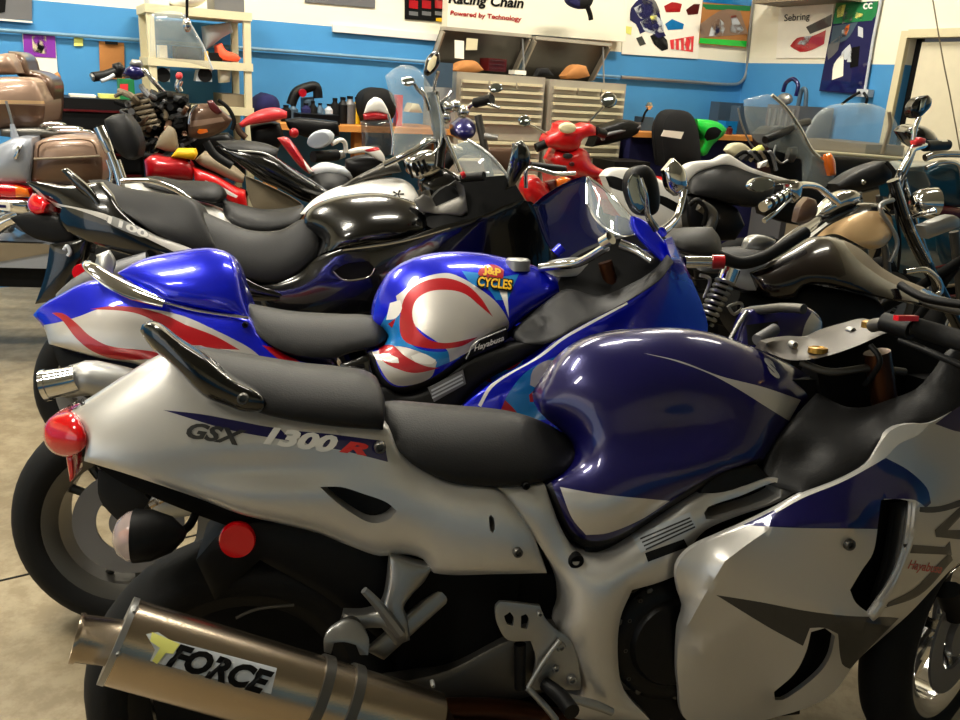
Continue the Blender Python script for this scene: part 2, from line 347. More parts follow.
relief(t1, 'tail_light', 'rlens', B1, [(61,413,.02), (50,418,.02), (43,430,.02), (47,447,.03), (63,457,.04), (80,452,.07), (87,440,.075), (82,424,.06), (73,413,.04)], B=.03, h=4)
relief(t1, 'reflector_strip', 'rlens', B1, [(66,457,.03), (72,457,.035), (74,478,.03), (70,482,.03)], B=.004, h=4)
text(tail, 'badge_lettering', 'GSX', 'graph', (216,434), (29,4.5), (2,-8), shear=.25, bold=.04)
text(tail, 'badge_lettering', '1300', 'white', (301,440), (36,5), (2,-9), shear=.25, bold=.05)
text(tail, 'badge_lettering', 'R', 'bred', (354,448), (14,2), (1,-6), shear=.3, bold=.05)
text(tail, 'badge_lettering', 'SUZUKI', 'graph', (76,405), (8,-4), (-1,-3), bold=.03)
for sx, sy, r in ((380,448,6), (518,553,5), (243,400,0)):
    if r: bolt(tail, B1, sx, sy, .17 if sx > 500 else .14, r, 'dalu')
g = relief(t1, 'grab_rail', 'blackg', B1, [(140,331,.08), (142,325,.08), (150,323,.09), (160,327,.1), (180,342,.11), (206,358,.115), (232,379,.12), (260,394,.125), (267,404,.125), (262,411,.125), (244,412,.125), (226,406,.12), (206,398,.12), (192,386,.12), (172,365,.11), (152,348,.09)], B=.02, mode='s', t=.03, h=5)
bolt(g, B1, 243, 399, .142, 6, 'dalu')
s1 = relief(t1, 'passenger_seat', 'seat', B1, [(165,344,.0), (185,345,.0), (240,354,.0), (300,364,.0), (345,369,.0), (371,377,.02), (383,393,.06), (385,415,.11), (383,430,.12), (340,427,.12), (290,420,.12), (255,411,.11), (228,394,.10), (200,372,.08), (182,357,.03)], B=.045, h=6)
s2 = relief(t1, 'rider_seat', 'seat', B1, [(383,402,.0), (400,402,.0), (450,407,.0), (500,411,.0), (532,418,.0), (560,431,.0), (576,447,.02), (577,458,.05), (568,471,.09), (545,481,.12), (515,487,.13), (480,487,.13), (446,481,.13), (412,464,.12), (392,445,.1), (385,424,.06)], B=.05, h=6)
# tank
tank = relief(t1, 'fuel_tank', ['navy', 'silver', 'black'], B1, [(540,402,.03), (546,380,.0), (558,360,.0), (577,344,.0), (602,334,.0), (640,329,.0), (680,328,.0), (720,335,.0), (760,350,.0), (795,367,.0), (815,381,.0), (821,391,.02), (800,412,.06), (785,430,.09), (770,452,.12), (758,464,.14), (722,474,.16), (702,488,.16), (667,510,.15), (628,536,.14), (600,547,.14), (578,545,.13), (562,524,.13), (546,485,.13), (568,470,.10), (577,455,.06), (574,445,.04), (558,428,.02), (543,415,.02)],
    B=.10, h=8, e=.55, regs=[(2, [(540,484), (551,482), (560,505), (570,528), (582,538), (600,541), (625,532), (665,506), (700,482), (760,458), (770,470), (700,495), (630,545), (600,553), (570,548), (550,520)]), (1, [(560,487), (600,494), (670,501), (640,520), (608,533), (586,535), (572,518)]), (1, [(643,353), (680,361), (720,376), (763,387), (801,400), (789,421), (765,406), (738,389), (710,374), (675,361)])],
    dent=[(690,430,75,45,.035), (620,460,60,50,.01)])
for pts in ([(766,361), (775,357), (778,360), (771,364), (779,370), (774,373), (766,366)], [(768,369), (775,375), (768,378), (770,381), (779,378), (778,374), (771,368)]) and []: pass
text(tank, 'maker_emblem', 'S', 'silver', (772,368), (6,3), (-3,-9), shear=-.2, bold=.06)
for pts in [] and ([(767,360), (777,358), (776,362), (771,363), (778,370), (775,371), (768,366)], [(769,370), (774,376), (767,377), (768,381), (778,378), (777,374), (771,368)]): decal(tank, 'maker_emblem', 'silver', pts, h=3, spl=False)
# frame spar
frame = relief(t1, 'frame_spar', 'silver', B1, [(497,487,.12), (545,485,.13), (552,505,.14), (562,530,.145), (577,551,.15), (600,556,.15), (630,543,.155), (668,516,.16), (700,495,.165), (740,487,.17), (777,478,.17), (800,489,.18), (778,502,.18), (735,517,.18), (706,530,.18), (690,548,.18), (680,572,.18), (660,582,.18), (632,590,.18), (620,620,.18), (618,660,.17), (624,690,.165), (650,720,.16), (570,720,.15), (575,700,.15), (581,686,.15), (569,658,.15), (560,630,.15), (565,611,.15), (563,588,.15), (547,557,.15), (520,518,.14)],
    B=.03, h=8, mode='b', t=.06, e=.8, holes=[[(704,513), (708,507), (740,496), (775,482), (781,485), (781,497), (765,505), (716,519), (706,519)]])
relief(t1, 'frame_cover', 'black', B1, [(696,503,.15), (702,488,.16), (722,472,.165), (756,464,.16), (770,478,.16), (740,492,.165), (705,503,.165)], B=.008, mode='b', t=.02)
relief(t1, 'spar_backing', 'dark', B1, [(690,500,.12), (790,475,.12), (795,500,.12), (700,530,.12)], B=.0, mode='b', t=.02, spl=False, h=12)
plate = decal(frame, 'warning_plate', 'lgrey', [(632,536), (690,512), (697,528), (641,553)], off=.001, spl=False)
for i in range(4): decal(plate, 'warning_plate_line', 'graph', [(640+i*1.8,538+i*3.6), (690+i*1.6,517+i*3), (690.5+i*1.6,518.6+i*3), (640.5+i*1.8,539.6+i*3.6)], off=.0008, spl=False, par=plate)
decal(frame, 'black_label', 'black', [(645,553), (684,539), (688,547), (648,562)], off=.001, spl=False)
for x, y, r, m in ((576,561,8,'dark'), (632,584,9,'engine'), (600,648,13,'dalu'), (526,486,4,'dark')): bolt(frame, B1, x, y, .165 if x > 560 else .14, r, m)
# engine
eng = MB(); c = B1.p(672, 640, .14); r = .135
eng.lathe(c, B1.w, [(-.34, .11), (-.30, r*1.05), (-.03, r*1.05), (-.02, r), (.0, r), (.012, r*.9), (.012, r*.72), (.022, r*.66), (.026, .0001)], n=44)
eng = eng.mk('engine_cover', 'engine', t1)
a, b = np.cross(B1.w, (0, 0, 1)), None; a /= np.linalg.norm(a); b = np.cross(B1.w, a)
for k in range(9):
    q = k*2*math.pi/9+.3; MB().lathe(c+(a*math.cos(q)+b*math.sin(q))*r*.95, B1.w, [(-.01, .007), (.006, .007), (.008, .0001)], n=10).mk('cover_bolt', 'dalu', eng)
boxo('crankcase', B1.g(.93, .42, 0), B1.u*.26, B1.v*.22, B1.w*.13, 'engine', t1)
relief(t1, 'swingarm', 'dalu', B1, [(438,674,.12), (508,641,.13), (560,628,.13), (640,650,.13), (640,690,.13), (560,690,.13), (470,712,.12), (300,735,.12), (240,740,.12), (250,700,.12), (330,690,.12)], B=.01, mode='b', t=.04, h=10)
relief(t1, 'frame_strut', 'alu', B1, [(452,577,.09), (470,582,.09), (384,660,.13), (366,651,.13)], B=.005, mode='b', t=.012, h=6, spl=False)
relief(t1, 'shock_linkage_plate', 'dark', B1, [(455,578,.09), (500,572,.09), (560,575,.09), (566,640,.09), (500,650,.09), (455,675,.09)], B=0, mode='b', t=.02, h=12, spl=False)
# fairing
fair = relief(t1, 'side_fairing', ['silver', 'navy', 'graph', 'white'], B1, [(677,567,.215), (691,549,.215), (720,535,.22), (743,525,.22), (774,510,.22), (803,494,.22), (840,479,.22), (866,464,.22), (878,447,.22), (890,431,.22), (907,424,.22), (930,423,.22), (960,406,.21), (1010,380,.19), (1060,395,.12), (1060,440,.08), (1030,500,.10), (990,540,.13), (959,562,.16), (939,582,.18), (912,611,.19), (889,632,.19), (858,660,.185), (834,692,.17), (811,706,.165), (780,716,.16), (737,726,.15), (700,726,.15), (683,716,.16), (679,690,.17), (677,665,.18), (679,627,.19), (684,607,.2), (679,592,.21)],
    B=.008, h=8, mode='b', t=.012, e=.7, ctrl=[[(690,622,.226), (703,598,.24), (725,561,.256), (752,541,.252), (774,526,.25), (850,528,.26)], [(700,650,.215), (760,610,.24), (800,600,.245), (850,620,.245), (885,625,.23)]],
    regs=[(1, [(743,525), (803,494), (873,464), (886,458), (908,470), (927,488), (931,503), (926,508), (915,500), (884,499), (878,529), (800,528), (774,527)]), (3, [(774,510), (803,494), (840,479), (866,464), (878,447), (890,430), (907,423), (930,423), (918,435), (899,444), (886,457), (872,466), (842,482), (803,498), (776,513)]),
          (2, [(716,595), (760,602), (807,611), (850,616), (889,617), (899,618), (858,660), (850,669), (842,664), (838,634), (825,628), (810,628), (803,646), (768,627)]), (1, [(935,424), (960,406), (1010,380), (1060,395), (1040,440), (960,432)])],
    holes=[[(881,500,.24), (900,499,.24), (917,504,.24), (912,530,.24), (907,552,.235), (895,582,.23), (885,606,.23), (873,616,.23), (856,603,.24), (850,590,.24), (862,570,.24), (873,553,.24), (878,525,.24)], [(811,632), (825,628), (835,636), (831,655), (822,670), (803,687), (783,700), (775,700), (774,692), (795,673), (806,652)]])
duct = relief(t1, 'air_duct', 'black', B1, [(868,490,.16), (925,492,.17), (920,560,.17), (880,620,.17), (840,606,.16)], B=.0, mode='b', t=.02, h=12)
relief(t1, 'duct_vane', 'graph', B1, [(894,505,.19), (908,503,.22), (905,540,.22), (884,596,.21), (872,604,.19), (886,560,.19)], B=.008, mode='b', t=.012, h=6)
relief(t1, 'duct_rim', 'silver', B1, [(912,499,.235), (920,503,.24), (917,530,.24), (905,565,.24), (882,613,.235), (873,622,.235), (868,617,.235), (893,580,.235), (906,545,.235)], B=.01, mode='b', t=.012, h=5)
relief(t1, 'vent_liner', 'black', B1, [(765,710,.13), (770,680,.14), (800,620,.14), (842,625,.14), (835,675,.14), (790,712,.14)], B=0, mode='b', t=.01, h=12)
for P in ([(915,507), (940,506), (965,498), (965,505), (940,512), (920,512)], [(903,544), (945,547), (950,541), (952,555), (905,553)], [(935,530), (962,505), (965,512), (948,530), (965,530), (965,540), (936,537)], [(950,552), (953,560), (920,595), (882,609), (884,605), (915,588), (940,562)]): decal(fair, 'side_character', 'graph', P, h=6)
text(fair, 'side_script', 'Hayabusa', 'red', (925,568), (17,2.5), (1,-6), shear=.35, bold=.02)
bolt(fair, B1, 850, 545, .262, 6, 'dalu')
inner = relief(t1, 'inner_fairing', 'seat', B1, [(762,463,.13), (777,440,.12), (800,415,.10), (820,394,.08), (835,402,.10), (850,408,.12), (870,408,.13), (895,400,.14), (920,390,.15), (937,372,.16), (954,350,.17), (985,345,.17), (990,384,.20), (960,406,.212), (930,423,.215), (907,424,.215), (890,431,.215), (878,447,.215), (866,464,.215), (840,479,.215), (803,494,.215), (788,491,.19), (766,484,.16)], B=.012, mode='b', t=.012, h=8, dent=[(805,455,25,18,.02)])
boxo('headstock', B1.g(1.13, .80, 0), B1.u*.07, B1.v*.14, B1.w*.05, 'dark', t1)
boxo('nose_panel', B1.g(1.52, .78, 0), B1.u*.10, B1.v*.17, B1.w*.11, 'black', t1)
# cockpit
tc = relief(t1, 'triple_clamp', 'clamp', Fr(*B1.g(1.05, 0)[:2], 12, 8), [(762,350,.02), (767,343,.03), (792,338,-.02), (812,338,-.02), (826,332,-.02), (850,325,0), (872,320,.0), (884,325,.06), (885,333,.09), (866,342,.11), (846,350,.11), (818,358,.10), (790,360,.08)], B=.004, mode='s', t=.03, h=6)
for x, y in ((794,345), (842,339), (852,331)): bolt(tc, B1, x, y, .03, 4, 'alu')
c = B1.p(818, 349, .07); MB().lathe(c, B1.v, [(-.008, .02), (.003, .02), (.005, .013), (.003, .012), (.003, .0001)], n=20).mk('ignition_lock', 'gold', t1)
c = B1.p(872, 322, .12); MB().lathe(c, B1.v, [(-.012, .02), (.0, .02), (.003, .014), (.003, .0001)], n=20).mk('fork_cap', 'gold', t1)
for s in (1, -1):
    Pf = [np.array(B1.loc(B1.p(x, y, w))) for x, y, w in ((877,352,.10), (881,378,.10), (887,420,.10))]; q = Pf[2]+(Pf[2]-Pf[0])*1.2
    tubeo('fork_tube', [B1.g(P[0], P[1], P[2]*s) for P in Pf]+[B1.g(1.46, .45, .09*s)], .027, 'bronze', t1, sub=1, n=16)
for s in (-1,):
    h0 = B1.loc(B1.p(878, 325, .14)); P = [B1.g(h0[0], h0[1], s*.13), B1.g(h0[0]-.02, h0[1]-.005, s*.20), B1.g(h0[0]-.06, h0[1]-.03, s*.30)]
    tubeo('clip_on_bar', P[:2]+[P[2]], .012, 'dalu', t1, sub=2)
tubeo('clip_on_bar', [B1.p(872,326,.13), B1.p(884,324,.16), B1.p(914,329,.22)], .014, 'dalu', t1, sub=2)
c0 = B1.p(884, 322, .16); c1 = B1.p(912, 330, .22); MB().tube([c0, c1], .02, n=12).mk('switch_housing', 'black', t1)
k = MB().box(B1.p(906, 318, .23), B1.u*.022, B1.w*.008, B1.v*.005).mk('kill_switch', 'bred', t1, smooth=False)
tubeo('grip', [B1.p(912, 326, .22), B1.p(945, 336, .26), B1.p(985, 348, .34)], [.019, .02, .02], 'rubber', t1, n=16)
tubeo('brake_lever', [B1.p(900, 340, .2), B1.p(930, 352, .27), B1.p(975, 372, .34)], .007, 'black', t1)
tubeo('fluid_hose', [B1.p(870, 345, .12), B1.p(880, 362, .14), B1.p(865, 385, .1)], .006, 'black', t1)
tubeo('cable_bundle', [B1.p(800, 362, .07), B1.p(830, 372, .1), B1.p(870, 368, .1), B1.p(905, 372, .1)], .008, 'dalu', t1)
relief(t1, 'cockpit_liner', 'dark', B1, [(815,360,.02), (900,330,.02), (955,335,.02), (950,380,.04), (900,405,.06), (850,412,.06), (822,398,.05)], B=0, mode='m', h=12)
# left mirror cowl seen past the clamp
relief(t1, 'cowl_panel', ['navy', 'silver', 'black'], Fr(*B1.g(1.1, 0)[:2], 12, 8), [(733,345,-.26), (748,312,-.26), (770,306,-.27), (800,305,-.27), (815,312,-.27), (822,322,-.27), (819,338,-.26), (800,352,-.24), (760,356,-.22)], B=.02, mode='s', t=.03, h=5, regs=[(1, [(812,312), (822,322), (820,338), (800,345), (805,325)]), (2, [(746,325), (778,321), (777,332), (765,345), (748,345)])])
bar('cowl_edge', t1, Fr(*B1.g(1.1, 0)[:2], 12, 8), [(729,342,-.25), (738,325,-.25), (747,311,-.25)], .006, 'alu', sub=2)
tubeo('clip_on_end', [B1.p(757, 340, -.14), B1.p(775, 329, -.17)], .014, 'mid', t1, n=14)
# turn signal, reflector, licence bracket
c = B1.p(134, 536, .14); ax = B1.u
ts = MB().lathe(c, B1.u, [(0, .048), (.03, .046), (.065, .032), (.085, .012), (.09, .0001)], n=24).mk('turn_signal', 'black', t1)
MB().lathe(c, -B1.u, [(-.002, .046), (.01, .044), (.026, .032), (.034, .015), (.036, .0001)], n=24).mk('signal_lens', 'clens', ts)
MB().ball(c-B1.u*.012, B1.u*.016, B1.w*.014, Z_*.014).mk('bulb', 'olens', ts)
tubeo('signal_stalk', [B1.p(172, 536, .14), B1.p(190, 525, .08), B1.p(200, 500, .02)], .008, 'black', t1)
drum('side_reflector', t1, B1, 237, 542, .11, 18, .02, 'rlens'); 
relief(t1, 'plate_bracket', 'black', B1, [(98,470,.02), (130,480,.03), (150,500,.04), (128,530,.03), (100,500,.02)], B=.004, h=8)
# silencer
EX = .27; a = B1.p(118, 641, EX); z = B1.p(430, 733, EX-.02); ax = (z-a)/np.linalg.norm(z-a); L = np.linalg.norm(z-a)
sz = 1.18
sil = MB().lathe(a, ax, [(0, .055), (.004, .062), (L-.004, .064), (L, .055), (L+.03, .035)], n=48, sq=1.22).mk('silencer', 'steel', t1)
MB().lathe(a, ax, [(-.004, .055), (-.004, .0635), (.006, .0635), (.006, .055)], n=48, sq=1.22).mk('silencer_end_cap', 'alu', sil)
oe = B1.p(75, 638, EX+.01); oa = a+ax*.02-oe; ol = np.linalg.norm(oa)
MB().lathe(oe, oa, [(0, .036), (0, .0405), (.007, .0405), (.009, .038), (ol, .038), (ol, .033), (.01, .033), (0, .036)], n=36).mk('exhaust_outlet', 'steel', sil, ang=60)
for q in (.60, .70):
    MB().lathe(a+ax*L*q, ax, [(-.009, .064), (-.009, .0675), (.009, .0675), (.009, .064)], n=48, sq=1.22).mk('mounting_strap', 'dalu', sil)
bd = decal(sil, 'silencer_badge', 'lgrey', [(146,634), (158,632), (170,640), (277,668), (271,694), (150,661), (155,650)], off=.0025, spl=False, h=6)
decal(sil, 'badge_flash', 'lyellow', [(152,632), (180,644), (173,654), (166,653), (157,664), (152,661), (160,648), (150,641)], off=.004, spl=False, par=sil)
text(sil, 'badge_lettering', 'FORCE', 'dark', (220,669), (50,15), (5,-12), shear=.25, bold=.05, off=.0045)
for x, y in ((135,611), (118,654), (433,685)): bolt(sil, B1, x, y, EX+.062 if y < 640 else EX+.064, 2.2, 'alu')
tubeo('exhaust_pipe', [a+ax*(L+.02), a+ax*(L+.14), a+ax*(L+.3)-B1.w*.1], [.033, .03, .03], 'bronze', t1, n=18)
# passenger footrest bracket
relief(t1, 'footrest_hanger', 'alu', B1, [(390,556,.14), (432,568,.14), (424,582,.14), (411,596,.15), (404,608,.155), (408,622,.16), (410,640,.16), (396,646,.16), (382,628,.16), (368,628,.15), (352,632,.15), (341,627,.15), (344,614,.15), (362,614,.15), (380,610,.15), (385,598,.15), (388,578,.14)], B=.012, mode='s', t=.025, h=5)
drum('hanger_bush', t1, B1, 351, 630, .17, 11, .03, 'dalu')
relief(t1, 'silencer_bracket', 'alu', B1, [(324,640,.2), (328,631,.19), (336,624,.18), (348,620,.18), (361,625,.18), (369,640,.19), (368,655,.2), (360,655,.2), (356,645,.2), (344,642,.2), (334,643,.2), (331,654,.2), (324,652,.2)], B=.003, mode='s', t=.006, h=5)
bar('passenger_footrest', t1, B1, [(364,590,.19), (380,607,.185), (400,633,.175)], [.007, .010, .012], 'alu', n=8)
# rider footrest set
hp = relief(t1, 'heel_plate', 'alu', B1, [(496,606,.17), (500,602,.17), (540,606,.17), (545,618,.17), (556,630,.17), (572,642,.17), (581,680,.17), (580,690,.17), (560,690,.17), (530,690,.17), (536,660,.17), (531,641,.17), (508,640,.17), (500,630,.17), (496,618,.17)], B=.003, mode='s', t=.008, h=5,
    holes=[[(504,616), (510,612), (514,618), (513,626), (507,624)], [(521,616), (526,614), (529,619), (527,629), (521,628)]])
for x, y, r in ((561,647,5), (556,669,4), (572,680,5), (540,614,3)): bolt(hp, B1, x, y, .175, r, 'alu')
bar('brake_arm', t1, B1, [(528,688,.19), (542,664,.185), (560,640,.18)], .005, 'alu', sub=2)
bar('brake_arm', t1, B1, [(528,688,.19), (545,706,.2), (556,720,.2)], .007, 'alu', sub=2)
bar('brake_pedal', t1, B1, [(566,697,.2), (595,705,.2), (612,712,.2)], [.008, .01, .008], 'alu', sub=2)
bar('rider_footrest', t1, B1, [(545,684,.18), (560,696,.22), (572,712,.27)], [.014, .016, .016], 'black', n=12)
bar('master_cylinder', t1, B1, [(520,644,.16), (520,688,.16)], .012, 'black', sub=1)
bar('brake_hose', t1, B1, [(486,700,.15), (497,705,.15), (500,712,.15)], .004, 'alu')

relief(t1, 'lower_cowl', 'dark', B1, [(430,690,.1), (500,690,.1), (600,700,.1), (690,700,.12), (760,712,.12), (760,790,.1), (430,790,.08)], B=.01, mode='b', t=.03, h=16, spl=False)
bar('exhaust_header', t1, B1, [(430,712,.17), (500,712,.15), (560,722,.14), (640,740,.12)], .027, 'bronze', n=16)
bar('brake_caliper', t1, B1, [(948,590,.10), (958,615,.10)], .03, 'black', n=12, sub=1)
for k, (x, y) in enumerate(((689,573), (670,602), (640,600), (629,620), (625,650), (628,678))): bolt(eng, B1, x, y, .148, 2.5, 'dalu', 'cover_bolt')

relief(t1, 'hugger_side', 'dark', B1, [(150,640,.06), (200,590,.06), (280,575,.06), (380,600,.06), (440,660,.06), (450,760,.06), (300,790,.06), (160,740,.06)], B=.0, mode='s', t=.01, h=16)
bar('hugger_highlight', t1, B1, [(236,618,.1), (258,609,.1), (294,605,.1)], .003, 'dalu', n=6)  # thin pale bar shaped as the faint highlight by the rear wheel
def chassis(T, fr, wb=1.45, R=.31, tw=.15, rim='dalu', y=.42, turn=12, rear=True, front=True, eng='engine', fork='dalu', ft=.85):
    if rear: wheel(T, fr.g(0, R), fr.w, R, tw, rim)
    if front:
        f2 = Fr(0, 0, math.degrees(math.atan2(fr.u[1], fr.u[0]))+turn, 3); wheel(T, fr.g(wb, R), f2.w, R, tw*.75, rim)
        for s in (.10, -.10): tubeo('fork_tube', [fr.g(wb, R, s), fr.g(wb-.22, ft, s)], .022, fork, T, sub=1)
    e = MB(); c = fr.g(.72, y)
    e.box(c, fr.u*.17, fr.v*.13, fr.w*.12); e.lathe(c-fr.w*.17, fr.w, [(0, .08), (.01, .1), (.33, .1), (.34, .08)], n=24)
    for s in (-.09, .1): e.lathe(c+fr.u*s+fr.v*.1, fr.v+fr.u*s*2, [(0, .07), (.05, .07), (.05, .078), (.06, .078), (.06, .07), (.1, .07), (.1, .078), (.11, .078), (.11, .07), (.2, .07)], n=16)
    e.mk('engine', eng, T)
    for s in (.08, -.08): tubeo('swingarm', [fr.g(.45, .4, s), fr.g(.02, R, s*1.2)], .022, 'dalu', T, sub=1)
    tubeo('frame_tube', [fr.g(.12, .62), fr.g(.5, .56), fr.g(.95, .62), fr.g(wb-.24, ft-.12)], .022, 'dark', T)
    tubeo('frame_tube', [fr.g(.45, .5), fr.g(.62, .26), fr.g(.95, .27), fr.g(wb-.26, ft-.15)], .02, 'dark', T)
# ============================================================ blue flame-painted motorcycle
B2 = Fr(-.90, 2.06, 9, 8)
t2 = thing('sport_motorcycle', 'bright blue sports motorcycle with red and silver flames and a winged badge', 'motorcycle', B2.O, 'large sports motorcycles in the front rows')
wheel(t2, B2.g(-.025, .311), B2.w, .311, .19, 'dalu', near=.9)
f_ = Fr(0, 0, 15, 5); wheel(t2, B2.g(1.48, .30), f_.w, .30, .12, 'chrome')
c2 = relief(t2, 'tail_cowl', ['blue', 'silver2', 'red'], B2, [(33,315,.01), (40,307,.02), (52,299,.02), (93,280,.03), (130,285,.06), (165,301,.08), (205,311,.09), (248,318,.10), (258,332,.10), (275,348,.11), (296,359,.11), (335,372,.12), (345,390,.12), (300,402,.12), (200,388,.12), (140,365,.11), (100,358,.10), (49,344,.07), (44,328,.04)],
    B=.04, h=6, regs=[(1, [(44,325), (60,322), (80,316), (100,309), (140,308), (180,315), (215,330), (248,347), (262,358), (240,380), (200,388), (140,365), (100,358), (49,344), (44,334)]),
          (2, [(52,313), (62,313), (75,322), (90,336), (110,346), (150,351), (165,355), (150,359), (115,359), (92,351), (76,338), (62,320)]), (2, [(90,309), (115,306), (140,308), (165,315), (190,327), (225,343), (190,345), (170,335), (152,320), (130,312)]), (2, [(186,325), (215,336), (240,350), (200,345)]), (2, [(262,345), (280,350), (300,362), (282,361)])])
relief(t2, 'seat_hump', 'blue', B2, [(117,273,.02), (140,260,.01), (173,252,0), (200,248,0), (218,249,.0), (232,257,.02), (238,272,.05), (243,298,.08), (248,317,.10), (205,310,.095), (165,301,.085), (140,287,.06)], B=.05, h=5, e=.6)
bar('chrome_trim', t2, B2, [(163,302,.10), (200,311,.112), (248,318,.118)], .004, 'chrome', n=8)
bar('grab_rail', t2, B2, [(87,262,.06), (92,268,.10), (112,282,.12), (135,293,.125), (164,303,.12)], [.010, .020, .026, .026, .016], 'chrome', n=14, flat=.5)
relief(t2, 'grab_rail_end', 'alu', B2, [(96,255,-.08), (109,250,-.08), (115,262,-.08), (112,275,-.06), (100,268,-.06)], B=.01, mode='s', t=.01, h=3)
bolt(c2, B2, 245, 325, .125, 3, 'dark')
relief(t2, 'rider_seat', 'seat', B2, [(244,304,.02), (262,306,0), (290,311,0), (340,314,0), (367,315,0), (382,322,.03), (388,335,.06), (378,346,.10), (350,353,.12), (332,359,.13), (300,357,.13), (272,347,.12), (252,330,.10)], B=.04, h=5)
tk = relief(t2, 'fuel_tank', ['blue', 'silver2', 'red', 'lblue', 'black', 'white'], B2, [(371,330,.03), (372,305,.0), (378,289,.0), (390,271,.0), (413,258,.0), (440,252,0), (473,252,0), (507,258,0), (540,268,.0), (560,281,.01), (562,290,.03), (545,302,.06), (527,314,.09), (510,330,.12), (490,345,.14), (473,356,.15), (450,375,.15), (427,387,.14), (400,394,.13), (385,388,.13), (374,371,.12), (368,352,.12), (384,345,.08), (388,336,.05), (382,328,.04)],
    B=.09, h=5, e=.55, regs=[(4, [(366,352), (373,350), (380,372), (390,384), (402,387), (427,380), (450,366), (475,348), (490,350), (450,380), (400,396), (380,390)]),
      (3, [(378,330), (386,316), (398,298), (405,290), (400,320), (412,345), (440,352), (462,346), (460,358), (430,370), (415,350), (385,345)]),
      (1, [(396,296), (420,279), (446,273), (462,278), (480,289), (497,303), (509,322), (508,329), (485,341), (468,352), (450,362), (447,350), (420,330), (400,310)]),
      (1, [(372,352), (395,346), (420,352), (437,362), (430,378), (402,386), (388,380)]),
      (2, [(400,332), (402,305), (410,290), (425,281), (445,278), (465,284), (480,297), (493,317), (480,306), (465,294), (448,290), (428,292), (415,302), (413,320), (425,337), (445,343), (478,337), (462,346), (440,349), (420,347), (406,342)]),
      (2, [(378,347), (392,345), (405,356), (425,366), (440,368), (415,373), (395,368), (382,360)]),
      (5, [(376,356), (385,353), (398,358), (399,363), (388,362)]), (5, [(411,356), (422,353), (436,360), (432,364), (415,362)]), (5, [(386,320), (390,303), (400,300), (402,308), (396,318)]), (2, [(388,324), (396,318), (392,328)]),
      (3, [(462,271), (478,273), (496,277), (519,274), (514,285), (508,300), (496,300), (488,289), (472,284)]), (5, [(499,290), (507,288), (509,318), (503,300)])])
decal(tk, 'badge_oval', 'red', [(479,270), (486,265), (496,265), (504,270), (503,278), (494,282), (484,279), (478,274)], off=.003, h=3)
text(tk, 'badge_lettering', 'J&P', 'yellow', (492,272), (9,2), (0,-5), off=.0045, bold=.04)
text(tk, 'badge_lettering', 'CYCLES', 'dark', (495,283.5), (18.5,2), (.5,-6.5), off=.0045, bold=.09)
text(tk, 'badge_lettering', 'CYCLES', 'yellow', (495,283), (17,2), (.5,-4.8), off=.006, bold=.03)
pl = relief(t2, 'frame_badge', 'engine', B2, [(465,360,.17), (472,344,.17), (478,339,.17), (507,327,.17), (508,338,.17), (500,346,.17)], B=.006, mode='b', t=.02, h=5, spl=False)
text(pl, 'badge_lettering', 'Hayabusa', 'white', (489,344), (15,-5.5), (-.5,-3.5), shear=.3, off=.003)
relief(t2, 'frame_spar', 'black', B2, [(385,388,.15), (402,396,.15), (430,388,.155), (465,362,.165), (505,346,.17), (525,343,.18), (545,345,.18), (520,362,.18), (480,385,.17), (455,412,.16), (430,430,.15), (380,430,.14), (370,390,.13)], B=.015, mode='b', t=.05, h=7)
lb = relief(t2, 'caution_plate', 'mid', B2, [(428,388,.18), (463,370,.18), (466,384,.18), (434,402,.18)], B=.001, mode='b', t=.004, h=8, spl=False)
relief(t2, 'side_panel', 'blackg', B2, [(368,355,.125), (378,382,.13), (395,398,.13), (420,395,.135), (400,420,.13), (360,400,.12), (340,365,.12)], B=.01, mode='b', t=.02, h=7)
relief(t2, 'side_fairing', ['blue', 'lblue', 'red', 'silver2', 'white'], B2, [(440,440,.2), (455,415,.2), (470,400,.21), (500,378,.22), (532,360,.22), (563,337,.22), (593,320,.22), (627,302,.21), (660,280,.19), (673,263,.17), (665,240,.12), (672,237,.10), (682,258,.08), (694,285,.06), (703,307,.05), (708,330,.04), (700,380,.08), (660,430,.15), (600,470,.18), (500,480,.2)],
    B=.03, h=7, mode='b', t=.012, e=.6, regs=[(4, [(478,405), (490,385), (510,371), (540,354), (563,337), (593,320), (627,302), (628,304), (594,322.5), (564,339.5), (541,357), (511,374), (492,388), (481,407)]), (1, [(505,400), (520,378), (535,366), (560,355), (575,350), (560,380), (545,420), (500,420)]), (3, [(530,385), (533,370), (548,360), (558,362), (553,375), (540,390)]), (2, [(529,395), (540,385), (556,370), (560,352), (576,350), (570,370), (545,400), (530,402)]), (2, [(500,412), (505,400), (515,410), (520,418)])])
relief(t2, 'inner_fairing', 'seat', B2, [(512,338,.14), (514,330,.13), (530,316,.11), (552,298,.10), (568,289,.10), (600,296,.12), (630,285,.14), (655,270,.15), (668,255,.15), (674,262,.17), (660,279,.19), (627,301,.21), (593,319,.215), (563,336,.215), (545,344,.2), (525,343,.18)], B=.012, mode='b', t=.01, h=6, dent=[(540,325,16,10,.02)])
relief(t2, 'cockpit_liner', 'dark', B2, [(555,290,.03), (570,262,.03), (600,245,.03), (640,235,.03), (668,240,.05), (668,262,.10), (640,285,.12), (600,298,.12)], B=0, mode='m', h=10)
relief(t2, 'front_cowl', 'blue', B2, [(633,216,.08), (644,220,.08), (657,232,.09), (669,248,.10), (678,262,.12), (668,267,.14), (652,252,.12), (640,239,.10), (632,227,.08)], B=.01, mode='b', t=.02, h=4)
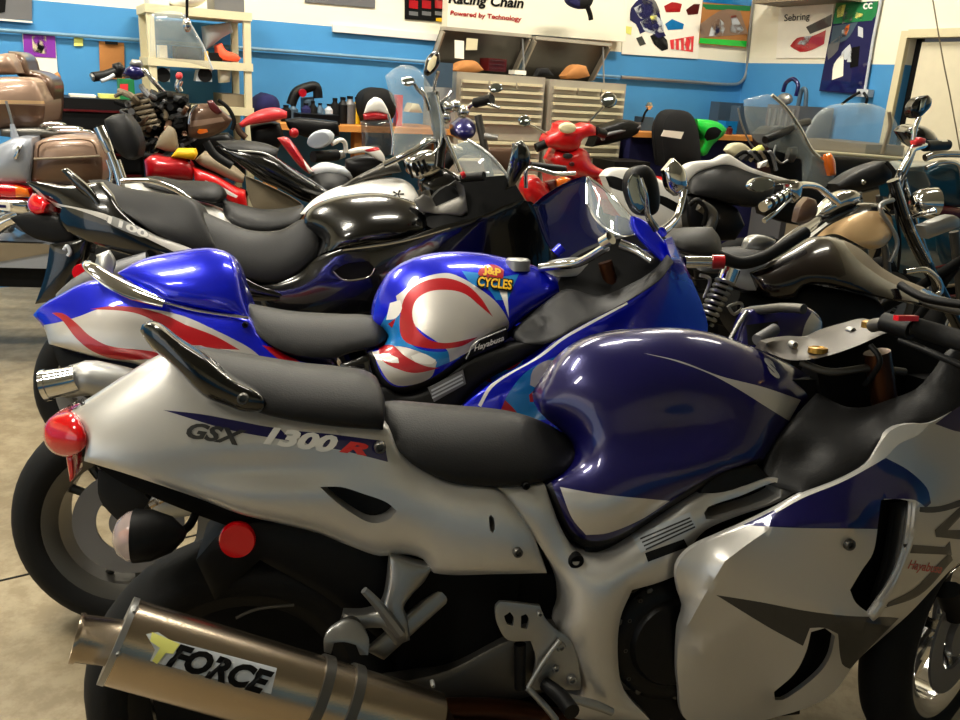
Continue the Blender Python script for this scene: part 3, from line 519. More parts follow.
relief(t2, 'tinted_screen', 'screenb', B2, [(533,205,-.17), (545,195,-.17), (565,183,-.17), (585,176,-.16), (590,179,-.15), (600,210,-.12), (612,240,-.10), (590,255,-.12), (560,262,-.14), (545,240,-.16)], B=-.02, mode='s', t=.004, h=6)
relief(t2, 'clear_screen', 'screen', B2, [(589,178,-.12), (610,195,-.02), (632,218,.05), (640,232,.08), (615,236,.06), (598,222,.0), (588,203,-.08)], B=.01, mode='s', t=.004, h=5)
bar('screen_trim', t2, B2, [(587,204,-.1), (587,180,-.12), (592,180,-.1), (612,196,-.02), (634,220,.05), (648,236,.1)], .004, 'chrome', n=8)
bar('screen_trim', t2, B2, [(587,204,-.1), (600,224,.0), (622,236,.06), (640,233,.08)], .003, 'chrome', n=8)
for P, nm in (([(645,165), (655,172), (660,190), (658,210), (648,217), (636,210)], 0),): pass
mr = relief(t2, 'mirror_housing', 'black', B2, [(630,172,.20), (638,166,.20), (648,166,.20), (656,176,.20), (660,195,.20), (658,211,.20), (650,216,.20), (638,213,.20), (630,200,.20), (627,185,.20)], B=.03, mode='s', t=.04, h=3)
relief(mr, 'mirror_glass', 'mirror', B2, [(629,180,.245), (633,174,.245), (639,175,.24), (645,190,.235), (647,206,.235), (640,213,.24), (632,205,.245), (628,190,.245)], B=.004, mode='s', t=.006, h=3)
bar('mirror_stalk', t2, B2, [(641,178,.25), (646,195,.25), (648,215,.22), (655,228,.16)], [.004, .005, .008, .012], 'chrome')
relief(t2, 'mirror_housing', 'chrome', B2, [(664,170,-.22), (674,158,-.22), (685,170,-.22), (688,186,-.22), (677,196,-.22), (668,188,-.22)], B=.02, mode='s', t=.03, h=3)
bar('mirror_stalk', t2, B2, [(684,190,-.22), (681,205,-.2), (675,220,-.16), (662,232,-.1)], [.012, .010, .012, .016], 'chrome')
for P, r in (([(540,268,.02), (556,266,.05), (580,262,.10), (606,247,.18)], .013),): bar('clip_on_bar', t2, B2, P, r, 'chrome')
bar('bar_end', t2, B2, [(603,243,.17), (611,238,.19)], .018, 'chrome', n=14)
bar('blue_reservoir', t2, B2, [(555,254,-.02), (562,247,-.02)], .016, 'blue', n=12)
bar('brake_lever', t2, B2, [(620,244,.14), (635,250,.16), (652,261,.2)], [.014, .013, .010], 'chrome')
bar('clutch_cable', t2, B2, [(628,247,.1), (650,252,.1), (675,258,.08)], .004, 'chrome')
bar('fork_tube', t2, B2, [(605,262,.08), (616,300,.08)], .02, 'bronze', sub=1)
relief(t2, 'triple_clamp', 'alu', B2, [(540,268,.03), (556,260,.03), (590,258,.04), (600,264,.05), (580,275,.05), (555,276,.05)], B=.004, mode='s', t=.02, h=4)
c = B2.p(518, 256, .03); MB().lathe(c, B2.v, [(-.04, .035), (-.012, .035), (-.006, .028), (-.006, .0001)], n=24).mk('filler_cap', 'alu', t2)
sl = bar('silencer', t2, B2, [(62,386,.20), (84,379,.20), (120,384,.2), (330,440,.16)], [.034, .042, .045, .045], 'alu', n=20, sub=3)
bar('exhaust_outlet', t2, B2, [(46,385,.22), (66,381,.22), (78,378,.22)], [.036, .034, .032], 'chrome', n=20, sub=2)
bar('exhaust_outlet_ring', t2, B2, [(44,385.5,.22), (49,384.5,.22)], [.039, .039], 'chrome', n=20, sub=1)
relief(t2, 'under_tail', 'black', B2, [(52,346,.03), (100,360,.04), (200,390,.06), (190,420,.06), (90,400,.04), (62,370,.03)], B=.01, h=8)
relief(t2, 'swingarm', 'alu', B2, [(150,500,.11), (185,490,.11), (260,475,.1), (262,500,.1), (195,515,.11), (155,520,.11)], B=.015, mode='b', t=.03, h=6)
for i in range(9): bar('drive_chain_link', t2, B2, [(150+i*9,505-i*4,.13), (156+i*9,502-i*4,.13)], .010, 'steel', n=8)
relief(t2, 'engine_side', 'engine', B2, [(380,430,.12), (440,425,.14), (560,440,.14), (600,600,.12), (420,620,.12), (360,520,.12)], B=.02, h=14)
# ============================================================ black sports tourer
B3 = Fr(-1.38, 3.05, 9, 6)
t3 = thing('sport_motorcycle', 'glossy black sports touring motorcycle with a silver tail stripe, behind the blue one', 'motorcycle', B3.O, 'large sports motorcycles in the front rows')
chassis(t3, B3, wb=1.49, tw=.17, rim='alu')
c3 = relief(t3, 'tail_cowl', ['blackg', 'silver2', 'alu'], B3, [(25,181,.02), (45,183,.03), (60,186,.05), (80,184,.05), (100,182,.06), (112,195,.09), (122,210,.11), (150,232,.12), (185,245,.13), (222,262,.14), (260,285,.15), (300,300,.15), (230,300,.15), (200,290,.14), (180,268,.13), (140,258,.12), (90,243,.10), (68,232,.08), (58,220,.06), (55,206,.05), (40,195,.03)], B=.04, h=5, e=.6,
    regs=[(1, [(28,184), (38,190), (48,199), (60,204), (75,207), (105,214), (150,232), (185,246), (200,252), (172,256), (140,240), (100,224), (70,211), (52,205), (38,194)]), (0, [(58,206), (75,209), (110,222), (150,240), (180,255), (165,253), (140,243), (100,227), (70,213)]), (2, [(106,218), (112,216), (148,231), (149,237), (140,237), (108,223)])])
text(c3, 'badge_lettering', '1100', 'white', (128,227), (20,8), (.8,-3.4), bold=.04)
relief(t3, 'tail_light', 'rlens', B3, [(28,200,.02), (33,193,.02), (42,197,.05), (47,204,.07), (44,213,.07), (34,214,.05), (28,208,.03)], B=.025, h=3)
relief(t3, 'reflector_strip', 'rlens', B3, [(37,213,.04), (41,213,.04), (43,223,.03), (40,224,.03)], B=.004, h=3)
relief(t3, 'grab_rail', 'blackg', B3, [(61,170,.08), (66,168,.08), (74,174,.09), (90,188,.1), (104,206,.11), (107,213,.11), (99,210,.11), (88,198,.1), (76,188,.09), (68,178,.09)], B=.012, mode='s', t=.02, h=3)
relief(t3, 'passenger_seat', 'seat', B3, [(88,180,.02), (105,180,0), (120,186,0), (160,193,0), (185,197,.02), (197,205,.05), (204,222,.09), (215,245,.13), (222,260,.13), (190,248,.13), (155,233,.13), (125,214,.11), (108,200,.09)], B=.03, h=5)
relief(t3, 'rider_seat', 'seat', B3, [(190,205,.02), (205,212,0), (228,222,0), (250,230,0), (280,230,0), (302,219,.0), (314,222,.02), (320,240,.05), (316,258,.08), (300,273,.11), (276,283,.13), (250,280,.14), (222,262,.14), (204,235,.1), (194,216,.06)], B=.04, h=5)
relief(t3, 'fuel_tank', 'blackg', B3, [(303,226,.02), (306,212,0), (320,202,0), (345,195,0), (375,193,0), (400,197,0), (425,208,.0), (432,220,.03), (425,232,.08), (400,240,.13), (360,246,.15), (330,252,.14), (316,258,.1), (320,240,.04)], B=.08, h=5, e=.55)
b3 = relief(t3, 'side_fairing', 'blackg', B3, [(250,285,.14), (276,284,.14), (300,273,.14), (318,257,.15), (345,249,.17), (400,240,.19), (440,226,.2), (480,216,.2), (505,205,.18), (525,200,.16), (540,215,.12), (548,240,.08), (552,262,.05), (560,290,.05), (540,330,.1), (400,340,.17), (280,320,.15)], B=.03, h=7, mode='b', t=.012, e=.6,
    holes=[[(333,272), (345,264), (368,261), (377,270), (370,278), (345,281)]])
relief(t3, 'vent_liner', 'black', B3, [(325,260,.15), (380,258,.15), (382,285,.15), (330,288,.15)], B=0, mode='b', t=.01, h=10)
bar('vent_trim', t3, B3, [(334,272,.19), (345,280,.19), (368,277,.19), (375,268,.19)], .003, 'chrome')
bar('vent_trim', t3, B3, [(343,250,.2), (400,242,.21), (450,228,.215)], .003, 'chrome', n=6)
relief(t3, 'cockpit_liner', 'dark', B3, [(420,222,.05), (440,190,.05), (480,178,.05), (510,175,.05), (525,200,.08), (500,216,.1), (440,230,.12)], B=.0, h=8)
relief(t3, 'triple_clamp', 'dalu', B3, [(414,200,.06), (424,194,.06), (432,198,.06), (436,206,.06), (460,196,.08), (455,186,.08), (448,186,.08), (456,180,.1), (464,186,.1), (468,212,.1), (462,216,.1), (438,214,.08), (420,212,.07)], B=.006, mode='s', t=.02, h=3, spl=False)
for P in ([(470,182), (480,176), (495,182), (498,196), (486,206), (474,200)],): relief(t3, 'instrument_dial', 'engine', B3, [(x, y, .02) for x, y in P], B=.01, mode='s', t=.03, h=3)
for i in range(3): bar('dial_bezel', t3, B3, [(476+i*2,202-i,.06), (488,203-i*3,.06), (496-i,192-i,.06)], .003, 'chrome', n=6)
bar('grip', t3, B3, [(462,178,.14), (484,176,.2)], .017, 'black', n=12, sub=1)
bar('bar_weight', t3, B3, [(461,176,.2), (465,174,.2)], .013, 'red', n=10, sub=1)
relief(t3, 'windscreen', 'screen', B3, [(452,146,-.1), (468,140,-.08), (490,155,0), (508,178,.05), (498,183,.05), (475,180,.0), (460,165,-.06)], B=.02, mode='s', t=.004, h=4)
bar('screen_trim', t3, B3, [(468,140,-.08), (485,151,0), (500,166,.03), (509,179,.05)], .006, 'alu')
mr3 = relief(t3, 'mirror_housing', 'blackg', B3, [(514,143,.2), (522,140,.2), (529,150,.2), (530,163,.2), (523,172,.2), (514,186,.18), (505,190,.16), (508,175,.18), (512,158,.2)], B=.03, mode='s', t=.04, h=3)
relief(mr3, 'mirror_glass', 'mirror', B3, [(514,148,.245), (518,145,.245), (517,160,.24), (512,168,.235), (510,162,.24)], B=.003, mode='s', t=.004, h=3)
relief(t3, 'plate_bracket', 'black', B3, [(10,218,.05), (30,212,.05), (60,218,.05), (78,230,.05), (72,242,.05), (55,243,.05), (30,236,.05)], B=.01, h=4)
relief(t3, 'mud_flap', 'blackg', B3, [(50,244,.06), (86,238,.07), (82,262,.07), (62,300,.06), (35,304,.05), (45,275,.06)], B=.015, h=5)
bar('plate_lamp', t3, B3, [(64,250,.09), (67,246,.09), (70,252,.09), (68,256,.09)], .007, 'lgrey')
drum('side_reflector', t3, B3, 81, 273, .12, 9, .02, 'rlens')
bar('silencer', t3, B3, [(62,300,.15), (90,280,.15), (150,262,.15)], [.028, .035, .04], 'mid', n=16, sub=3)
relief(t3, 'passenger_footrest', 'alu', B3, [(95,262,.12), (100,254,.12), (108,250,.12), (112,256,.12), (118,268,.12), (108,275,.12), (97,270,.12)], B=.01, mode='s', t=.02, h=3)

for k in range(3): decal(lb, 'caution_text_line', 'lgrey', [(431+k*.5,390+k*3.6), (462+k*.5,374+k*3.6), (462.6+k*.5,375.6+k*3.6), (431.6+k*.5,391.6+k*3.6)], off=.001, spl=False)
bar('badge_border', t2, B2, [(466,359,.178), (473,345,.178), (479,340,.178), (506,329,.178)], .002, 'alu', n=6, sub=1)
# ============================================================ room
K0 = (2.34, 8.62); WB = Fr(*K0, 28.33); WR = Fr(*K0, -61.67); Z3 = np.array([0, 0, 1.])
a_ = -WB.u; b_ = WR.u; k0 = np.array([K0[0], K0[1], 0.]); RW, RD, RH = 11., 11.5, 3.9
def concrete():
    m = mat('stained_concrete', (144,132,108), .45, spec=.3, var=.12, sc=1.3, bump=.15); nt = m.node_tree; N = nt.nodes; Lk = nt.links
    b = N['Principled BSDF']; src = b.inputs['Base Color'].links[0].from_socket
    tc = N.new('ShaderNodeTexCoord'); nz = N.new('ShaderNodeTexNoise'); nz.inputs['Scale'].default_value = 11; nz.inputs['Detail'].default_value = 9; nz.inputs['Roughness'].default_value = .7
    Lk.new(tc.outputs['Object'], nz.inputs['Vector']); rp = N.new('ShaderNodeValToRGB'); rp.color_ramp.elements[0].position = .42; rp.color_ramp.elements[0].color = (.5,.44,.36,1); rp.color_ramp.elements[1].position = .6; rp.color_ramp.elements[1].color = (1,1,1,1)
    Lk.new(nz.outputs['Fac'], rp.inputs['Fac']); mx = N.new('ShaderNodeMix'); mx.data_type = 'RGBA'; mx.blend_type = 'MULTIPLY'; mx.inputs['Factor'].default_value = .55
    Lk.new(src, mx.inputs['A']); Lk.new(rp.outputs['Color'], mx.inputs['B']); Lk.new(mx.outputs['Result'], b.inputs['Base Color']); return m
FLR = concrete(); WBL = mat('blue_wall_paint', (66,134,188), .55, var=.07, sc=4, bump=.1); WWH = mat('cream_wall_paint', (232,226,204), .6, var=.03, sc=3); CEI = mat('ceiling_panels', (175,170,155), .9)
def slab(name, c, x, y, z, m, **kw): return MB().box(c, x, y, z).mk(name, m, smooth=False, kind='structure', **kw)
mid = k0+a_*RW/2+b_*RD/2
slab('floor', mid-Z3*.05, a_*(RW/2+.1), b_*(RD/2+.1), Z3*.05, FLR)
slab('ceiling', mid+Z3*(RH+.05), a_*(RW/2+.1), b_*(RD/2+.1), Z3*.05, CEI)
def wall(name, c, x, n, split=True):
    m = MB(); 
    if split: m.box(c+Z3*.92, x, n, Z3*.92, 0); m.box(c+Z3*(1.84+(RH-1.84)/2), x, n, Z3*(RH-1.84)/2, 1)
    else: m.box(c+Z3*RH/2, x, n, Z3*RH/2, 1)
    return m.mk(name, [WBL, WWH], smooth=False, kind='structure')
wall('wall_back', k0+a_*RW/2-b_*.05, a_*RW/2, b_*.05)
# right wall with a doorway
dx0 = WR.loc(WR.p(897, 100))[0]; dtop = WR.loc(WR.p(905, 38))[1]; dx1 = dx0+1.15
m_ = MB()
for u0, u1, z0, z1 in ((0, dx0, 0, RH), (dx1, RD, 0, RH), (dx0, dx1, dtop, RH)):
    for za, zb, kk in ((z0, min(z1, 1.84), 0), (max(z0, 1.84), z1, 1)):
        if zb > za: m_.box(k0+b_*(u0+u1)/2-a_*.05+Z3*(za+zb)/2, b_*(u1-u0)/2, a_*.05, Z3*(zb-za)/2, kk)
m_.mk('wall_right', [WBL, WWH], smooth=False, kind='structure')
wall('wall_left', k0+a_*(RW+.05)+b_*RD/2, b_*RD/2, a_*.05)
wall('wall_front', k0+a_*RW/2+b_*(RD+.05), a_*RW/2, b_*.05)
d1 = MB().box(k0+b_*((dx0+dx1)/2+.045)-a_*.05+Z3*(dtop/2-.01), b_*((dx1-dx0)/2-.05), a_*.02, Z3*(dtop/2-.02)).mk('door_1', mat('cream_door', (214,205,178), .5), smooth=False, kind='structure')
fr_ = MB()
for u in (dx0-.03, dx1+.03): fr_.box(k0+b_*u+a_*.01+Z3*(dtop/2+.02), b_*.03, a_*.02, Z3*(dtop/2+.03))
fr_.box(k0+b_*(dx0+dx1)/2+a_*.01+Z3*(dtop+.03), b_*(dx1-dx0)/2, a_*.02, Z3*.03)
fr_.mk('trim_1', 'cream', smooth=False, kind='structure')
slab('trim_2', k0+b_*(dx0+.02)-a_*.09+Z3*(dtop/2), b_*.05, a_*.002, Z3*dtop/2, 'dark')
p0 = WB.p(285, 27, 0); 
def strip(name, fr, x0, y0, x1, y1, th, w, d, m, **kw):
    A, B = fr.p(x0, y0, w), fr.p(x1, y1, w); return MB().box((A+B)/2-fr.w*d/2, (B-A)/2, fr.v*th/2, fr.w*d/2).mk(name, m, smooth=False, **kw)
tag(strip('chair_rail', WB, 333, 28, 443, 38, .05, .03, .028, 'white'), 'white rail moulding on the wall left of the white board', 'rail')
# conduits
tag(tubeo('conduit', [WB.p(-30,28,.03), WB.p(145,40.5,.03)], .012, 'conduit', n=8, sub=1), 'thin blue conduit above the purple calendar and the clipboard', 'conduit')
tag(tubeo('conduit', [WB.p(146,41,.03), WB.p(300,52,.03), WB.p(440,63,.03), WB.p(620,77,.03)], .012, 'conduit', n=8, sub=1), 'blue conduit running from behind the shelf unit to the tool chests', 'conduit')
tag(tubeo('conduit', [WB.p(621,77,.03), WB.p(690,82,.03), WB.p(728,84.5,.03), WB.p(741,82,.03), WB.p(747,70,.03), WB.p(749,40,.03), WB.p(754,-6,.03)], .015, 'alu', n=8, sub=4), 'grey conduit that bends up the wall by the room corner', 'conduit')
tag(tubeo('conduit', [WR.p(883,-10,.03), WR.p(873,40,.03), WR.p(865,90,.03)], .012, 'lgrey', n=8, sub=1), 'pale conduit dropping beside the tall racing poster to an outlet', 'conduit')
def blk(name, m, fr, w, x0, y0, x1, y1, d, par=None, **kw):   # block: front face through two pixel corners at lateral w, depth d
    a = fr.loc(fr.p(x0, y0, w)); b = fr.loc(fr.p(x1, y1, w)); q = fr.g((a[0]+b[0])/2, (a[1]+b[1])/2, w-d/2)
    return MB().box(q, fr.u*(b[0]-a[0])/2, fr.v*(a[1]-b[1])/2, fr.w*d/2).mk(name, m, par, smooth=False, **kw)
def L(o, label, cat, group=None): return tag(o, label, cat, group)
ob = thing('wall_outlet', 'grey outlet box with black cords below the tall racing poster', 'outlet', WR.p(862, 96, .04))
blk('box', 'lgrey', WR, .08, 857, 89, 867, 97, .07, ob); tubeo('cord', [WR.p(860,92,.1), WR.p(850,98,.12), WR.p(842,104,.1)], .012, 'black', ob); tubeo('cord', [WR.p(864,93,.1), WR.p(867,98,.12), WR.p(866,103,.1)], .012, 'black', ob)
tag(tubeo('hanging_cord', [athgt(934,-2,2.3)*0+Fr(0,5.6).p(932,-5), Fr(0,5.6).p(943,60), Fr(0,5.6).p(950,95), Fr(0,5.6).p(960,150)], .004, 'khaki', n=6), 'thin hanging cord in front of the cream door', 'cord')
# ------------------------------------------------------------ posters and notices
def poster(name, label, cat, m, fr, pts, w=.012, d=.008, **kw):
    o = relief(None, name, m, fr, [(x, y, w) for x, y in pts], B=0, mode='s', t=d, h=12, spl=False, label=label, cat=cat, smooth=False, **kw); return o
def marks(o, *ms):
    for nm, m, pts in ms: decal(o, nm, m, pts, off=.004, h=6)
po = poster('window_picture', 'dark grey framed picture on the wall at the top left', 'picture', 'mid', WB, [(-20,-20), (32,-16), (32,20), (-20,18)])
marks(po, ('picture_shape', 'dark', [(-5,-5), (6,0), (5,12), (-5,14)])); blk('frame', 'white', WB, .03, -20, 17, 32.5, 23, .02, po)
cal = poster('wall_calendar', 'calendar with a purple photo page on the blue wall', 'calendar', 'paper', WB, [(22,32), (55,34), (58,76), (26,74)])
marks(cal, ('photo_page', 'purple', [(23,33), (55,35), (56,58), (24,56)]), ('photo', 'cream', [(32,36), (46,36), (47,54), (33,53)]), ('photo_figure', 'dark', [(36,38), (42,38), (45,46), (42,53), (35,52), (37,46)]))
poster('paper_note', 'small pale yellow note between the calendar and the clipboard', 'note', 'lyellow', WB, [(74,37), (83,37), (83,46), (74,46)])
cb = poster('clipboard', 'brown clipboard hanging on the blue wall', 'clipboard', 'card', WB, [(99,41), (124,43), (125,80), (100,78)]); blk('clip', 'dark', WB, .03, 105, 41, 118, 45, .015, cb)
ps = poster('small_poster', 'grey photo print high on the wall above the white rail', 'poster', 'mid', WB, [(304,-20), (376,-16), (375,8), (305,2)])
pb = poster('menu_poster', 'black poster with red columns high on the wall', 'poster', 'dark', WB, [(405,-20), (447,-18), (445,22), (405,19)])
for i in range(3): marks(pb, ('red_heading', 'red', [(409+i*13,0), (418+i*13,1), (418+i*13,9), (409+i*13,8)]), ('grey_text_line', 'mid', [(409+i*13,11), (418+i*13,12), (418+i*13,16), (409+i*13,15)]))
marks(pb, ('yellow_mark', 'yellow', [(436,18), (443,18), (443,22), (436,21)]))
bd = poster('sign_board', 'white board above the tool chests advertising a racing chain', 'sign', WWH, WB, [(450,-40), (625,-30), (626,42), (447,28)], w=.12, d=.1)
text(bd, 'sign_lettering', 'Racing Chain', 'dark', (486,2), (38,2.6), (-.5,-7), shear=.3, off=.006, bold=.03)
text(bd, 'sign_lettering', 'Powered by Technology', 'red', (486,16.5), (36,3.2), (-.3,-3.2), shear=.2, off=.006, bold=.03)
bg = thing('wall_fan', 'dark blue and black gadget hanging on the white board', 'gadget', WB.p(585, 22, .4)); relief(bg, 'body', ['ghost', 'black'], WB, [(566,-5,.36), (595,-4,.36), (590,7,.36), (582,9,.36), (570,4,.36)], B=.02, mode='s', t=.05, h=4, regs=[(1, [(580,-6), (600,-6), (592,10), (580,8)])]); tubeo('handle', [WB.p(587,6,.36), WB.p(590,14,.36), WB.p(591,20,.36)], .02, 'black', bg)
p1 = poster('motorcycle_poster', 'large white poster of a racing motorcycle with smaller bikes beside it', 'poster', 'paper', WB, [(624,-30), (705,-24), (698,59), (622,54)])
marks(p1, ('pictured_wheel', 'graph', [(655,40), (662,36), (668,44), (666,50), (658,48)]), ('pictured_wheel', 'graph', [(636,38), (642,36), (646,44), (640,46)]), ('pictured_bike', 'ghost', [(631,8), (640,-2), (652,2), (660,14), (662,28), (666,36), (658,38), (648,30), (640,34), (636,24), (630,20)]), ('pictured_bike', 'lgrey', [(634,8), (645,2), (656,12), (650,20), (640,18)]), ('pictured_rider', 'mid', [(640,-4), (648,-6), (656,2), (660,12), (654,16), (646,8)]), ('pictured_wheel', 'black', [(650,36), (658,32), (667,40), (668,49), (662,51), (654,44)]), ('pictured_fairing', 'lgrey', [(640,22), (652,14), (662,20), (664,32), (654,34), (644,30)]), ('pictured_spot', 'lyellow', [(650,16), (657,15), (658,22), (652,24)]), ('pictured_spot', 'lyellow', [(626,26), (632,27), (631,35), (626,33)]),
      ('small_bike', 'red', [(664,6), (672,2), (682,4), (680,12), (666,12)]), ('small_bike', 'dred', [(686,10), (694,4), (700,4), (698,14), (688,15)]), ('small_bike', 'lblue', [(665,24), (672,19), (684,24), (683,29), (668,30)]), ('small_figures', 'pink', [(670,40), (694,36), (693,52), (671,49)]))
for i in range(4): marks(p1, ('small_figure', 'paper', [(674+i*5,38), (676+i*5,38), (676+i*5,50), (674+i*5,50)]))
p2 = poster('race_poster', 'poster of two race cars with a green strip at its foot', 'poster', 'card', WB, [(706,-26), (755,-22), (746,48), (699,44)], w=.024)
marks(p2, ('track', 'tan', [(700,24), (722,10), (740,10), (748,34), (700,38)]), ('sky', 'lblue', [(704,-12), (753,-8), (752,6), (703,2)]), ('hillside', 'dgreen', [(703,4), (751,6), (750,11), (702,9)]), ('green_strip', 'green', [(700,38), (747,41), (746,47), (699,43)]), ('pictured_car', 'lgrey', [(713,20), (719,18), (727,26), (722,36), (709,36)]), ('pictured_car', 'lgrey', [(731,18), (736,16), (744,30), (738,34), (730,32)]), ('car_stripe', 'ghost', [(716,24), (720,24), (719,36), (715,36)]), ('car_nose', 'red', [(731,16), (736,15), (737,21), (732,22)]))
p3 = poster('sebring_poster', 'white race poster headed Sebring with a red racing car', 'poster', 'paper', WR, [(779,8), (834,2), (828,58), (776,58)])
text(p3, 'poster_lettering', 'Sebring', 'dark', (797,18), (13,-1), (-.3,-4.5), shear=.15, off=.006, bold=.01)
marks(p3, ('pictured_car', 'red', [(790,46), (797,38), (812,36), (826,30), (824,44), (812,50), (800,52)]), ('pictured_car', 'lgrey', [(797,44), (806,36), (812,36), (808,48)]), ('dark_stripe', 'graph', [(806,27), (832,14), (831,26), (810,34)]))
p4 = poster('tall_racing_poster', 'tall dark blue poster of racing motorcycle riders with a green top', 'poster', 'ghost', WR, [(836,3), (878,1), (865,95), (819,91)], w=.03)
marks(p4, ('green_top', 'dgreen', [(836,3), (878,1), (876,20), (833,24)]), ('teal_band', 'bluegrey', [(833,26), (858,22), (846,40), (830,44)]), ('blurred_crowd', 'mid', [(828,46), (840,36), (838,50), (828,60)]), ('purple_glow', 'navy', [(852,70), (872,60), (866,90), (850,88)]), ('pictured_rider', 'lyellow', [(838,6), (846,4), (843,16), (836,18)]), ('pictured_rider', 'mid', [(843,8), (852,8), (852,20), (842,24)]), ('pictured_rider', 'lyellow', [(856,12), (863,14), (862,20), (855,18)]), ('pictured_bike', 'lgrey', [(842,52), (850,44), (852,52), (846,60), (840,58)]), ('pictured_bike', 'paper', [(834,64), (844,52), (843,76), (832,80)]), ('pictured_rider', 'olens', [(846,26), (850,24), (846,36), (841,38)]), ('pictured_rider', 'lgrey', [(858,26), (863,28), (863,38), (858,36)]), ('blue_foot', 'navy', [(822,80), (868,82), (865,94), (820,90)]), ('pictured_bike', 'lgrey', [(842,30), (850,28), (846,36), (841,37)]), ('pictured_bike', 'dark', [(850,48), (860,46), (858,66), (850,68)]), ('pictured_bike', 'lgrey', [(848,54), (852,53), (851,62), (847,62)]))
text(p4, 'poster_mark', 'cc', 'white', (868,6), (5,-.5), (-.6,-3), off=.006, shear=.3)
blk_ = blk('high_shelf', 'khaki', WR, .35, 756, -20, 832, -2, .33, label='high wall shelf at the room corner above the race poster', cat='shelf')
# ------------------------------------------------------------ shelf unit
sh = thing('shelving_unit', 'cream plastic shelving unit against the blue wall', 'shelves', WB.p(200, 120, .25)*[1, 1, 0])
SW = .48; uL = WB.loc(WB.p(151, 30, SW))[0]; uR = WB.loc(WB.p(248, 60, SW))[0]; zt = WB.loc(WB.p(147, 3.5, SW))[1]; zm = WB.loc(WB.p(150, 57, SW))[1]; zb_ = WB.loc(WB.p(247, 108, SW))[1]
for u in (uL, uR):
    for w in (SW-.02, .08): MB().box(WB.g(u, zt/2, w), WB.u*.022, Z3*zt/2, WB.w*.022).mk('post', 'cream', sh, smooth=False)
for z in (zt, zm, zb_, .35): MB().box(WB.g((uL+uR)/2, z-.025, SW/2+.03), WB.u*((uR-uL)/2+.03), Z3*.025, WB.w*(SW/2-.02)).mk('shelf', 'cream', sh, smooth=False)
def onb(name, label, cat, m, x0, y0, x1, z, w=.30, d=.12, fr=WB, par=None, **kw):   # box standing on height z
    a = fr.loc(fr.p(x0, y0, w)); b = fr.loc(fr.p(x1, y0, w)); h = max(a[1]-z, .01)
    bm = MB().box(fr.g((a[0]+b[0])/2, z+h/2+.001, w-d/2), fr.u*(b[0]-a[0])/2, Z3*h/2, fr.w*d/2); return bm.mk(name, m, par, smooth=False, label=label, cat=cat, **kw)
def bottle(label, m, x, y0, r, z, w=.3, fr=WB, name='bottle', group=None, cap='dark'):
    a = fr.loc(fr.p(x, y0, w)); h = max(a[1]-z, .05); T = thing(name, label, 'bottle', fr.g(a[0], z, w), group)
    MB().lathe(fr.g(a[0], z+.001, w), Z3, [(0, r*.95), (h*.7, r), (h*.82, r*.5), (h*.9, r*.4)], n=16).mk('body', m, T); MB().lathe(fr.g(a[0], z+h*.9, w), Z3, [(0, r*.5), (h*.1, r*.5)], n=12).mk('cap', cap, T)
onb('funnel_box', 'small white tub on the middle shelf, left end', 'tub', 'paper', 159, 45, 167, zm, .35)
onb('parts_box', 'dark box of parts on the middle shelf behind the clear screen', 'box', 'engine', 175, 46, 202, zm, .33)
onb('parts_tray', 'black tray edged in yellow on the middle shelf', 'tray', 'black', 203, 52, 222, zm, .42, .2); onb('yellow_tool', 'yellow tool standing at the front of the middle shelf', 'tool', 'yellow', 205, 51, 208, zm, .45, .03)
relief(None, 'cloth', 'orange', WB, [(217,46,.4), (222,43,.4), (226,50,.4), (236,54,.4), (241,58,.4), (238,62,.4), (226,61,.4), (219,57,.4)], B=.05, mode='s', t=.1, h=3, label='crumpled orange cloth on the middle shelf, right end', cat='cloth')
relief(None, 'crumpled_plastic', 'lgrey', WB, [(204,26,.3), (230,22,.3), (233,32,.3), (222,38,.3), (212,46,.3), (206,50,.3), (205,38,.3)], B=.05, mode='s', t=.1, h=4, label='grey crumpled sheet standing on the middle shelf', cat='sheet')
relief(None, 'white_dome', 'paper', WB, [(170,3,.42), (180,-6,.42), (200,-10,.42), (210,-3,.42), (200,5,.42), (188,8,.42), (176,7,.42)], B=.08, mode='s', t=.12, h=4, label='white rounded fairing piece on top of the shelving unit', cat='fairing')
ja, jb = athgt(-30,588,0), athgt(60,567,0); jd = (jb-ja)/np.linalg.norm(jb-ja); MB().box((ja+jb)/2+Z3*.001, jd*2.5, np.cross(jd, Z3)*.004, Z3*.001).mk('trim_3', 'dark', smooth=False, kind='structure')
onb('grey_case', 'grey case on top of the shelving unit, right end', 'case', 'mid', 214, -8, 244, zt, .4, .25)
onb('storage_bin', 'pale bin on top of the shelving unit, left end', 'bin', 'lgrey', 149, -5, 169, zt, .42, .25)
for x0, lb in ((156, 'left'), (198, 'right')):
    T = thing('speaker', 'grey speaker with a round black cone under the middle shelf, %s one' % lb, 'speaker', WB.p(x0+7, 86, .46), 'speakers under the shelf')
    s_ = relief(T, 'cabinet', 'lgrey', WB, [(x0,70,.46), (x0+14,68,.46), (x0+14,82,.46), (x0-2,81,.46)], B=0, mode='s', t=.1, h=6, spl=False); c = WB.p(x0+7, 75, .462); MB().lathe(c, WB.w, [(-.01, .045), (.006, .045), (.004, .035), (.003, .0001)], n=20).mk('cone', 'dark', T)
relief(None, 'white_bag', 'paper', WB, [(219,69,.4), (231,70,.4), (230,82,.4), (220,83,.4)], B=.04, mode='s', t=.06, h=3, label='white bag hanging below the middle shelf at right', cat='bag')
onb('parts_crate', 'crate of greyish parts on the lowest shelf', 'crate', 'khaki', 222, 94, 246, zb_, .42, .3)
